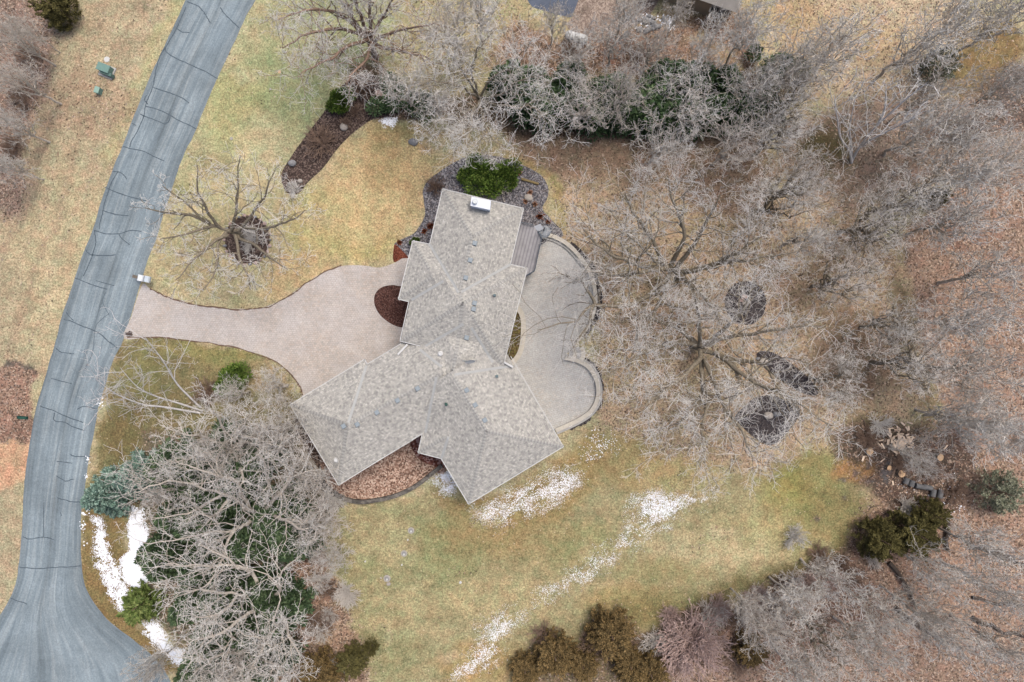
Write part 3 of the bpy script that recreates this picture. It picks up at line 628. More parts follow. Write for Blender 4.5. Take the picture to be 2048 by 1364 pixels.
# deck and spiral stair
rd = lambda x, y, z: np.array(P2(1000+x*240/2046, 420+y*240/2046, z)); DZ = 2.8
dk = thing("deck", "raised grey plank deck with railing on the right side of the north wing", "deck")
dpx = [(345,235),(560,280),(600,300),(690,470),(710,500),(640,800),(585,1050),(440,1130),(100,1000),(180,600)]
t = NT("deck_boards", .85); ch_ = t.n("ShaderNodeTexWave"); ch_.inputs["Scale"].default_value = 1.0; ch_.inputs["Distortion"].default_value = 0; ch_.bands_direction = 'X'
t.l(t.mapping(t.pos, (1, 1, 1), (0, 0, R(14))), ch_.inputs["Vector"])
c = t.ramp(ch_.outputs["Fac"], [(0, A(140,140,144)), (.2, A(164,162,164)), (1, A(176,173,174))]); m_deck = t.out(t.scalecol(c, t.rng(t.noise(2, 5, .7), .3, .7, .85, 1.12)))
m = MB(); m.prism([tuple(rd(x, y, DZ)) for x, y in dpx], DZ-.2, DZ); m.build("deck_floor", m_deck, dk)
m_rail = mat_var("rail_metal", A(92,104,114), .1, 4, .5, .4)
rl = [[(345,235),(560,280)], [(640,375),(705,500),(640,800),(585,1050),(450,1125)]]
for line in rl:
    m = MB(); m2 = MB()
    pts = [rd(x, y, DZ) for x, y in line]
    for a, b in zip(pts[:-1], pts[1:]):
        for z in (DZ+.12, DZ+.95): m.cyl((*a, z), (*b, z), .035 if z > DZ+.5 else .02, k=8)
        n = max(2, int(np.linalg.norm(b-a)/.14))
        for i in range(n+1):
            q = a+(b-a)*i/n; m2.cyl((*q, DZ+.0), (*q, DZ+.95), .012, k=5)
    m.build("handrail", m_rail, dk); m2.build("balusters", m_rail, dk)
for x, y in ((380,260),(670,490),(560,1020)):
    q = rd(x, y, DZ); m = MB(); m.box((q[0]-.1, q[1], (DZ-.2)/2), (.16, .16, DZ-.2)); m.build("support_post", m_side, dk)
ss = thing("spiral_staircase", "grey spiral staircase curling down from the deck corner", "staircase")
cpos = rd(752, 325, DZ)
m = MB(); m.cyl((*cpos, 0), (*cpos, DZ+1.1), .06, k=12); m.build("centre_pole", m_rail, ss)
m = MB(); m.prism([tuple(rd(x, y, DZ)) for x, y in [(572,282),(690,232),(742,318),(650,372)]], DZ-.12, DZ-.02); m.build("landing", mat_var("tread_grey", A(178,182,188), .1, 5), ss)
mt_ = mat_var("tread_metal", A(160,166,172), .1, 5, .6)
for i in range(13):
    a0 = R(-150+i*24); a1 = a0+R(20); z = DZ-.22*(i+1)+.03; rr_ = .72
    m = MB(); pl_ = [(cpos[0]+.05*math.cos(a), cpos[1]+.05*math.sin(a)) for a in (a0, a1)]
    pl_ = [pl_[0]]+[(cpos[0]+rr_*math.cos(a), cpos[1]+rr_*math.sin(a)) for a in np.linspace(a0, a1, 4)]+[pl_[1]]
    m.prism(pl_, z-.04, z); m.build("tread", mt_, ss)
m = MB(); pr = None
for i in range(30):
    a = R(-150+i*11); z = DZ+.85-.10*i; q = (cpos[0]+0.72*math.cos(a), cpos[1]+0.72*math.sin(a), max(z, .3))
    if pr: m.cyl(pr, q, .03, k=6)
    if i % 2 == 0: m.cyl(q, (q[0], q[1], max(q[2]-.85, .05)), .012, k=5)
    pr = q
m.build("stair_rail", m_rail, ss)
# neighbour's house at the top edge
nb = thing("neighbour_house", "beige neighbouring house with a window at the upper edge", "house")
c0 = np.array(P2(1330, 2)); c1 = np.array(P2(1450, 44)); d_ = (c1-c0)/np.linalg.norm(c1-c0); nrm = np.array([-d_[1], d_[0]]); nrm *= np.sign(nrm[1])
a_, b_ = c0-d_*2, c1+d_*0
m = MB(); m.prism([a_, b_, b_+nrm*9, a_+nrm*9], 0, 3.0); m.build("wall", mat_var("beige_wall", A(176,164,146), .1, 1), nb)
m = MB(); e_ = .45; A0, B0, C0, D0 = a_-d_*e_-nrm*e_, b_+d_*e_-nrm*e_, b_+d_*e_+nrm*(9+e_), a_-d_*e_+nrm*(9+e_); r0, r1 = a_+d_*2+nrm*4.5, b_-d_*2+nrm*4.5
m.add([(*A0,3.02),(*B0,3.02),(*C0,3.02),(*D0,3.02),(*r0,4.9),(*r1,4.9)], [(0,1,5,4),(1,2,5),(2,3,4,5),(3,0,4),(0,3,2,1)]); m.build("roof", mat_var("neighbour_roof", A(150,146,140), .15, 2), nb)
q = (c0+c1)/2+d_*2.0-nrm*.02; m = MB(); m.box((q[0], q[1], 1.6), (1.7, .14, 1.3), math.atan2(d_[1], d_[0])); o = m.build("window", m_white, nb)
for sx in (-.4, .4):
    m = MB(); m.box((q[0]+d_[0]*sx, q[1]+d_[1]*sx, 1.6), (.68, .18, 1.1), math.atan2(d_[1], d_[0])); m.build("pane", m_glass, o)
bed("neighbour_driveway", [(1040,-60),(1058,5),(1090,22),(1130,32),(1148,25),(1160,-60)], .012, mat_var("dark_asphalt", A(96,104,118), .2, 1), 4, .1)
bed("neighbour_driveway_verge", [(1150,-80),(1152,20),(1140,60),(1200,85),(1240,60),(1300,30),(1320,-80)], .010, mat_speckle("bare_gravel", [A(150,134,120), A(172,156,142), A(128,112,102)], 8, .3), 4, .2)
# ------------------------------------------------------------------ bare trees
def nrmz(a): return a/(np.linalg.norm(a, axis=-1, keepdims=True)+1e-9)
def grow(o, d, L, r0, r1, n, wob, up, g):
    """branches from origins o along d: (N,n,3) points and (N,n) radii"""
    N = len(o); pts = np.zeros((N, n, 3)); pts[:, 0] = o; d = nrmz(d); st = (L/(n-1))[:, None]
    for i in range(1, n):
        d = nrmz(d+g.normal(size=(N, 3))*wob+np.array([0, 0, up])); pts[:, i] = pts[:, i-1]+d*st
    t = np.linspace(0, 1, n)[None]
    return pts, r0[:, None]*(1-t)+r1[:, None]*t
def spawn(pts, rad, per, t0, t1, ang, lmul, n, wob, up, g, rmul=.55, rtip=.35, plen=None, lay=0.0):
    """children spread along every parent"""
    N, m, _ = pts.shape; idx = np.repeat(np.arange(N), per); k = len(idx)
    t = (t0+(t1-t0)*((np.tile(np.arange(per), N)+g.random(k))/per))*(m-1); i = np.minimum(t.astype(int), m-2); f = (t-i)[:, None]
    a, b = pts[idx, i], pts[idx, i+1]; o = a*(1-f)+b*f; tan = nrmz(b-a)
    x = g.normal(size=(k, 3)); x[:, 2] *= (1-lay); x = nrmz(x-tan*(x*tan).sum(1, keepdims=True))
    an = (ang*(.6+.8*g.random(k)))[:, None]
    d = tan*np.cos(an)+x*np.sin(an)
    pl = np.linalg.norm(np.diff(pts, axis=1), axis=2).sum(1)[idx] if plen is None else plen
    L = pl*lmul*(.55+.75*g.random(k))*(1.15-.5*t/(m-1))
    r = (rad[idx, i]*(1-f[:, 0])+rad[idx, i+1]*f[:, 0])*rmul
    return grow(o, d, L, r, r*rtip, n, wob, up, g)
def tubes(sets, k):
    V, F, off = [], [], 0
    for pts, rad in sets:
        N, n, _ = pts.shape
        if N == 0: continue
        t = nrmz(np.gradient(pts, axis=1)); mean = nrmz(pts[:, -1]-pts[:, 0])
        ref = np.where(np.abs(mean[:, 2:3]) < .8, np.array([[0, 0, 1.]]), np.array([[1., 0, 0]]))[:, None]
        u = nrmz(np.cross(t, np.broadcast_to(ref, t.shape))); w = np.cross(t, u)
        a = np.arange(k)*2*math.pi/k
        v = pts[:, :, None]+(u[:, :, None]*np.cos(a)[None, None, :, None]+w[:, :, None]*np.sin(a)[None, None, :, None])*rad[:, :, None, None]
        ii = np.arange(N*n*k).reshape(N, n, k)+off; jj = np.roll(ii, -1, 2)
        F.append(np.stack([ii[:, :-1], jj[:, :-1], jj[:, 1:], ii[:, 1:]], -1).reshape(-1, 4)); V.append(v.reshape(-1, 3)); off += N*n*k
    return np.concatenate(V), np.concatenate(F)
def mat_bark(name, c, c2, amt=.2, tv=.12):
    t = NT(name, .9, .1); n = t.noise(6, 4, .7); cc = t.ramp(n, [(.3, c2), (.62, c)])
    oi = t.n("ShaderNodeObjectInfo"); f = t.rng(oi.outputs["Random"], 0, 1, 1-tv, 1+tv)
    return t.out(t.scalecol(cc, f))
M_TRUNK = mat_bark("oak_bark", A(160,150,132), A(112,102,86))
M_TWIG = mat_bark("pale_twigs", A(251,247,240), A(230,223,212))
M_TWIG2 = mat_bark("tan_twigs", A(246,239,229), A(220,210,198))
M_TWIG3 = mat_bark("lilac_twigs", A(246,239,230), A(218,208,196))
M_BIRCH = mat_bark("birch_bark", A(240,238,236), A(196,190,186), tv=.04)
M_PALE = mat_bark("pale_bark", A(222,213,200), A(178,166,150))
M_RED = mat_bark("red_twigs", A(216,192,182), A(180,150,140))
M_BROWN = mat_bark("brown_twigs", A(170,146,128), A(122,98,84))
def crown_levels(limbs, lrad, g, style):
    """limbs: list of (pts (n,3), rad (n,)) -> arrays for twig levels"""
    n = max(len(p) for p, r in limbs); P_, R_ = [], []
    for p, r in limbs:
        s = np.linspace(0, len(p)-1, 12); i = np.minimum(s.astype(int), len(p)-2); f = s-i
        P_.append(p[i]*(1-f)[:, None]+p[i+1]*f[:, None]); R_.append(r[i]*(1-f)+r[i+1]*f)
    P_, R_ = np.array(P_), np.array(R_)
    z = dict(oak=(9, 5, 5, .95, .95, .08), thin=(8, 5, 4, 1.0, .95, .07), fan=(7, 5, 3, .75, .85, .06), haze=(6, 5, 3, .8, .85, .03), birch=(9, 4, 4, .7, .8, .05), dense=(14, 7, 6, .9, .95, .05), grove=(12, 5, 5, .8, .9, .06))[style]
    b = spawn(P_, R_, z[0], .28, 1.0, z[3], .42, 6, .30, z[5], g, .5, .4)
    c = spawn(b[0], np.maximum(b[1], .016), z[1], .15, 1.0, z[4], .50, 4, .30, z[5], g, .62, .55)
    d = spawn(c[0], np.maximum(c[1], .0125), z[2], .25, 1.05, .95, .50, 3, .22, z[5], g, .8, .5)
    k = 1.2 if style in ('fan', 'haze') else .88
    b[1][:] = np.maximum(b[1]*.9, .022*k); c[1][:] = np.clip(c[1], .0165*k, .025*k)*np.linspace(1, .8, 4); d[1][:] = np.clip(d[1], .0115*k, .0165*k)
    return b, c, d
def tree_meshes(limbs, trunk, seed, style, m_trunk, m_twig, name):
    g = np.random.default_rng(seed)
    b, c, d = crown_levels(limbs, None, g, style)
    tr = [(p[None], r[None]) for p, r in ([trunk] if trunk else [])+limbs]
    tv, tf = tubes(tr, 8)
    bv, bf = tubes([b], 5); cv, cf = tubes([c, d], 3); tf = np.concatenate([tf, bf+len(tv)]); tv = np.concatenate([tv, bv])
    mt = quads_mesh("trunk", tv, tf, m_trunk)
    mc = quads_mesh("crown", cv, cf, m_twig)
    for m in (mt, mc): m.polygons.foreach_set("use_smooth", np.ones(len(m.polygons), bool))
    return mt, mc
def wobble(a, b, n, amt, g, sag=0.0):
    t = np.linspace(0, 1, n)[:, None]; p = a+(b-a)*t
    w = np.cumsum(g.normal(size=(n, 3)), 0); w -= w[0]+(w[-1]-w[0])*t; L = np.linalg.norm(b-a)
    p = p+w*amt*L/n; p[:, 2] += sag*L*np.sin(t[:, 0]*math.pi); return p
def generic(seed, style, h=10., r=5., m_trunk=M_TRUNK, m_twig=M_TWIG):
    g = np.random.default_rng(seed); up = style in ("fan", "haze", "birch")
    fh = h*(.36 if up else .26); top = np.array([g.normal()*.25, g.normal()*.25, fh]); r0 = (.013 if style == 'haze' else .016 if up else .019)*h
    trunk = (wobble(np.zeros(3), top, 5, .25, g), np.linspace(r0*1.15, r0*.8, 5))
    limbs = []; n = {'haze': 15, 'fan': 11}.get(style, 10); a0 = g.random()*6.28
    for i in range(n):
        a = a0+i*2.4+g.normal()*.25; q = (i+.5)/n; rr = r*math.sqrt(q)*(.66 if up else .72)*(.85+.3*g.random()); zz = h*(.92-.40*q**1.3)+g.normal()*.35
        e = np.array([math.cos(a)*rr, math.sin(a)*rr, zz]); s = top*(.72+.28*g.random())
        limbs.append((wobble(s, e, 11, .62, g, -.04 if up else .06), np.linspace(r0*(.36 if up else .5), .028, 11)))
    return tree_meshes(limbs, trunk, seed+99, style, m_trunk, m_twig, style)
VARIANTS = {s: [generic(100*j+7*i+3, s, m_trunk=mt, m_twig=mw) for i, mw in enumerate(ms)] for j, (s, mt, ms) in enumerate((
    ("oak", M_TRUNK, [M_TWIG, M_TWIG, M_TWIG3, M_TWIG2]), ("thin", M_PALE, [M_TWIG, M_TWIG, M_TWIG3, M_TWIG2]), ("fan", M_PALE, [M_TWIG, M_TWIG, M_TWIG3]), ("haze", M_PALE, [M_TWIG2, M_TWIG, M_TWIG])))}
count = {}
def place_tree(cx, cy, h, r, style, label, group=None, cat="bare tree", name="bare_tree"):
    """cx, cy: where the photo shows the middle of the crown"""
    i = count.get(style, 0); count[style] = i+1; mt, mc = VARIANTS[style][i % len(VARIANTS[style])]
    p = P(cx, cy, .62*h); t = thing(name, label, cat, (p.x, p.y, 0), group)
    t.rotation_euler.z = random.uniform(0, 6.28); r *= .9 if group == G1 else 1; t.scale = (r/5., r/5., h/10.)
    link("trunk", mt, None, t); link("crown", mc, None, t); return t
def limb_tree(trunk, limbs, seed, style, label, r0, cat="bare tree", name="bare_tree", m_trunk=M_TRUNK, m_twig=M_TWIG, wob=.35, tip=.035, group=None):
    g = np.random.default_rng(seed); base = np.array(P(*trunk[0]))
    T = np.array([np.array(P(*q)) for q in trunk])-base
    T = np.column_stack([np.interp(np.linspace(0, len(T)-1, 8), range(len(T)), T[:, j]) for j in range(3)])
    trk = (T+np.cumsum(g.normal(size=(8, 3)), 0)*.02*np.linspace(0, 1, 8)[:, None], np.linspace(r0*1.2, r0*.85, 8)); LB = []
    for l in limbs:
        q = smooth([np.array(P(*p))-base for p in l], 5, False) if len(l) > 2 else np.array([np.array(P(*p))-base for p in l])
        n = len(q); w = np.cumsum(g.normal(size=(n, 3)), 0); tt_ = np.linspace(0, 1, n)[:, None]; w -= w[0]+(w[-1]-w[0])*tt_
        L_ = np.linalg.norm(q[-1]-q[0]); q = q+w*wob*L_/n*.35
        ra = r0*.72*(.9 if l[0][2] < 4.2 else .55); LB.append((q, np.linspace(ra, tip, n)))
    mt, mc = tree_meshes(LB, trk, seed+5, style, m_trunk, m_twig, name)
    t = thing(name, label, cat, tuple(base), group); link("trunk", mt, None, t); link("crown", mc, None, t); return t
limb_tree([(490,474,0),(478,468,1.2),(462,463,2.2)], [
 [(462,463,2.2),(440,452,3),(410,440,4.5),(365,402,6.5),(325,372,8.5)], [(455,462,2.3),(440,490,3.5),(430,540,5.5),(405,580,7)], [(462,460,2.4),(468,420,4.5),(470,370,6.5),(480,310,9)],
 [(440,455,3),(405,400,6.5),(395,330,9)], [(470,464,2),(520,455,5),(575,440,7.5),(610,420,8.5)], [(475,470,2),(520,500,5),(575,540,8)], [(435,452,3.2),(380,465,5.5),(320,478,8)], [(420,445,4),(350,430,6.5),(290,415,9)],
 [(470,462,2.5),(520,400,6),(550,340,8.5)], [(455,470,2.5),(400,510,5.5),(350,560,8)], [(470,470,2.5),(480,530,5.5),(500,580,7.5)]], 5, "oak", "lone bare oak leaning from a mulch ring with stones beside the road", .27)
limb_tree([(1362,552,0),(1352,548,1.5),(1335,535,3)], [
 [(1345,548,2.5),(1300,590,4.5),(1247,609,6),(1185,609,7),(1150,640,8),(1075,660,9)], [(1185,609,7),(1175,650,7.5),(1150,690,8.5)], [(1190,609,6.8),(1165,570,8),(1115,545,9)], [(1335,535,3),(1310,480,6),(1275,430,8),(1250,385,10)],
 [(1340,535,3),(1370,470,6.5),(1345,400,9),(1335,350,10.5)], [(1355,545,2.5),(1420,530,5),(1480,500,7.5),(1550,455,10)], [(1360,545,2.5),(1440,522,5.5),(1510,512,7.5),(1600,500,9.5)], [(1335,535,3),(1270,520,6.5),(1200,490,9),(1150,440,10.5)],
 [(1335,538,3),(1260,545,7),(1170,545,9.5)], [(1355,550,2.5),(1400,590,6),(1440,650,9.5)], [(1345,550,3),(1310,620,7),(1285,680,10)], [(1350,540,3),(1410,460,7),(1440,390,10)], [(1335,532,3),(1290,500,7.5),(1220,420,10)]], 15, "dense",
 "huge bare oak whose long limb reaches over the upper patio lobe", .40)
limb_tree([(1390,690,0),(1396,694,1.2),(1402,698,2)], [
 [(1402,698,2),(1460,715,3.6),(1520,730,5.5),(1555,765,7.5),(1600,845,9.5)], [(1400,698,2),(1402,760,3.6),(1395,800,6),(1350,850,8),(1325,890,9.5)], [(1402,740,3.5),(1412,800,6),(1402,860,8),(1410,930,10)],
 [(1405,692,2.5),(1450,680,4.2),(1540,668,8),(1640,650,10.5)], [(1402,690,2.5),(1450,650,6),(1490,600,9),(1510,540,11)], [(1390,690,3),(1330,690,6),(1260,720,9),(1215,755,10.5)], [(1390,685,3),(1340,650,6),(1270,625,9.5)],
 [(1410,720,3),(1440,790,7),(1480,860,9.5),(1505,925,11)], [(1400,715,3),(1340,770,6),(1260,815,9.5)], [(1430,705,3),(1500,760,7),(1580,800,9.5),(1665,860,10.5)], [(1455,713,4),(1478,760,6),(1470,800,8)], [(1400,690,3),(1400,640,7),(1380,570,10.5)]], 25, "dense",
 "huge bare oak with dark forked limbs beside the two lower black mulch beds", .38)
limb_tree([(752,114,0),(744,95,1.4),(735,75,2.6)], [
 [(735,75,2.5),(690,40,5),(620,20,8),(555,40,10)], [(735,75,2.5),(680,58,5),(610,62,8.5),(560,95,10)], [(738,75,2.5),(720,30,5),(700,-30,9),(690,-80,11)], [(740,80,2.5),(765,30,5),(795,-30,9)], [(740,80,2.5),(700,92,5),(650,120,8),(600,150,10)],
 [(745,82,2.5),(790,60,6),(870,45,10)], [(745,85,2.5),(725,120,6),(690,165,9)], [(745,85,2.5),(800,105,6),(860,120,9)], [(735,75,2.5),(690,10,6),(640,-50,10)], [(740,75,2.5),(740,20,6),(750,-60,11)]], 35, "dense", "broad bare tree with many dark stems at the top edge of the front lawn", .33, m_trunk=M_BROWN)
limb_tree([(968,218,0),(962,206,2),(958,195,3.2)], [
 [(958,195,3),(930,170,6),(880,165,9),(810,180,11)], [(958,195,3),(950,150,6),(960,110,9),(985,60,11.5)], [(960,195,3),(1000,170,6.5),(1060,150,9.5),(1110,155,11)], [(960,200,3),(1010,215,7),(1060,222,10),(1095,245,11)],
 [(960,205,3),(962,230,7),(975,262,10),(1000,290,11)], [(960,200,3),(910,230,7),(860,255,10)], [(955,195,3),(920,130,7),(885,85,10)], [(960,195,3),(1020,130,8),(1050,90,11)], [(960,205,3),(935,245,8),(922,280,10)]], 45, "dense", "tall bare tree with yellowish limbs in the hedge bed above the north wing", .2, tip=.022, wob=.6)
limb_tree([(548,1010,0),(536,1020,1.6),(520,1030,3)], [
 [(520,1030,3),(480,1010,5),(444,990,7),(342,965,11),(270,985,13)], [(500,1020,4),(470,965,7),(430,940,9.5),(350,920,12)], [(520,1032,3),(490,1048,5),(461,1062,6.5),(386,1075,9.5),(285,1085,12.5)], [(470,1058,6.2),(450,1090,7.2),(437,1127,8.5),(415,1165,10),(340,1200,12.5)],
 [(525,1025,3),(540,970,6.5),(510,905,11)], [(525,1028,3),(575,1045,7),(620,1070,10)], [(444,990,7),(390,1020,9.5),(300,1035,12.5)], [(520,1028,3.2),(560,980,7),(590,930,10)], [(460,1000,6.5),(420,1030,9),(380,1000,11.5)]], 55, "grove", "biggest tree of the lower left grove with thick tan limbs reaching toward the blue spruce", .36, m_trunk=M_PALE, m_twig=M_TWIG, wob=.5, group="bare trees in the lower left grove")
limb_tree([(562,1215,0),(548,1208,1.5),(532,1202,3)], [
 [(532,1202,3),(505,1198,4.6),(472,1193,6.5),(410,1178,9.5),(345,1190,12.5)], [(530,1200,3),(505,1160,5.5),(478,1137,7.2),(396,1132,10),(330,1130,12.5)], [(535,1205,3),(490,1240,7),(425,1275,10),(375,1290,12.5)], [(540,1205,3),(530,1270,7),(490,1345,11)],
 [(540,1202,3),(560,1165,7),(590,1120,10)], [(545,1205,3),(575,1255,7.5),(600,1310,10)], [(478,1137,7.2),(450,1110,9),(400,1090,11)], [(472,1193,6.5),(440,1230,9),(380,1240,11.5)]], 65, "grove", "second big grove tree with tan forked limbs at the lower lawn side", .34, m_trunk=M_PALE, m_twig=M_TWIG, wob=.5, group="bare trees in the lower left grove")
limb_tree([(520,1310,0),(512,1308,1.5),(500,1306,3)], [
 [(500,1306,3),(455,1300,7),(420,1310,10),(385,1300,12)], [(500,1308,3),(465,1345,8),(420,1390,11)], [(502,1308,3),(510,1360,8),(500,1410,11)], [(500,1305,3),(470,1270,7),(430,1240,10.5)], [(505,1305,3),(540,1280,8),(560,1250,10)], [(505,1306,3),(550,1330,8),(580,1350,10)]], 67, "grove", "bare grove tree nearest the bottom edge with limbs over the snow's lower tip", .28, m_trunk=M_PALE, m_twig=M_TWIG, wob=.5, group="bare trees in the lower left grove")
limb_tree([(470,900,0),(463,897,1.5),(455,893,3)], [
 [(455,893,3),(420,880,6),(370,870,9),(320,850,10.5)], [(455,893,3),(445,850,7),(420,800,10)], [(458,893,3),(490,860,7),(500,820,9.5)], [(455,895,3),(410,910,7),(340,930,10.5)], [(460,897,3),(480,940,7),(470,980,10)], [(460,895,3),(515,900,7.5),(545,890,10)]], 69, "grove", "pale bare grove tree between the birch clump and the dark firs", .24, m_trunk=M_PALE, m_twig=M_TWIG, wob=.5, group="bare trees in the lower left grove")
birch = thing("birch_tree", "white birch clump with three stems leaning over the road below the driveway", "birch tree", tuple(P(400, 826, 0)))
g = np.random.default_rng(3)
LB = []
for l in ([(400,826,0),(328,814,2.6),(287,809,4),(239,791,6),(212,774,7.5),(192,757,8.5)], [(405,822,0),(356,806,2.2),(308,791,4.2),(273,772,6),(240,735,8)], [(402,815,0),(365,780,1.8),(345,754,3.2),(328,724,5),(307,696,6.5),(288,672,8)]):
    q = smooth([np.array(P(*p))-np.array(P(400,826,0)) for p in l], 5, False); LB.append((q, np.linspace(.11, .02, len(q))))
mt, mc = tree_meshes(LB, None, 77, "birch", M_BIRCH, M_BIRCH, "birch")
link("trunk", mt, None, birch); link("crown", mc, None, birch)
birch2 = thing("birch_tree", "white birch with forked pale stems at the wood edge above the dark grass hollow", "birch tree", tuple(P(1703, 325, 0)))
LB = []
for l in ([(1703,325,0),(1699,302,2),(1681,275,4),(1675,240,6.5),(1668,190,10)], [(1704,320,0),(1702,290,2.5),(1700,250,5),(1712,190,9)], [(1705,318,.5),(1722,290,2.8),(1755,250,5.5),(1810,200,9.5),(1855,165,12)], [(1755,250,5.5),(1770,215,8),(1772,170,11)], [(1722,290,2.8),(1760,270,6),(1830,235,10.5)]):
    q = smooth([np.array(P(*p))-np.array(P(1703,325,0)) for p in l], 5, False); LB.append((q, np.linspace(.15, .025, len(q))))
mt, mc = tree_meshes(LB, None, 78, "fan", M_BIRCH, M_TWIG, "birch"); link("trunk", mt, None, birch2); link("crown", mc, None, birch2)
G1 = "bare trees along the hedge above the house"; G2 = "bare trees in the upper right thicket"; G3 = "bare trees in the right woods"; G4 = "bare trees in the lower left grove"; G5 = "bare trees in the lower right woods"; G6 = "bare trees at the left wood edge"
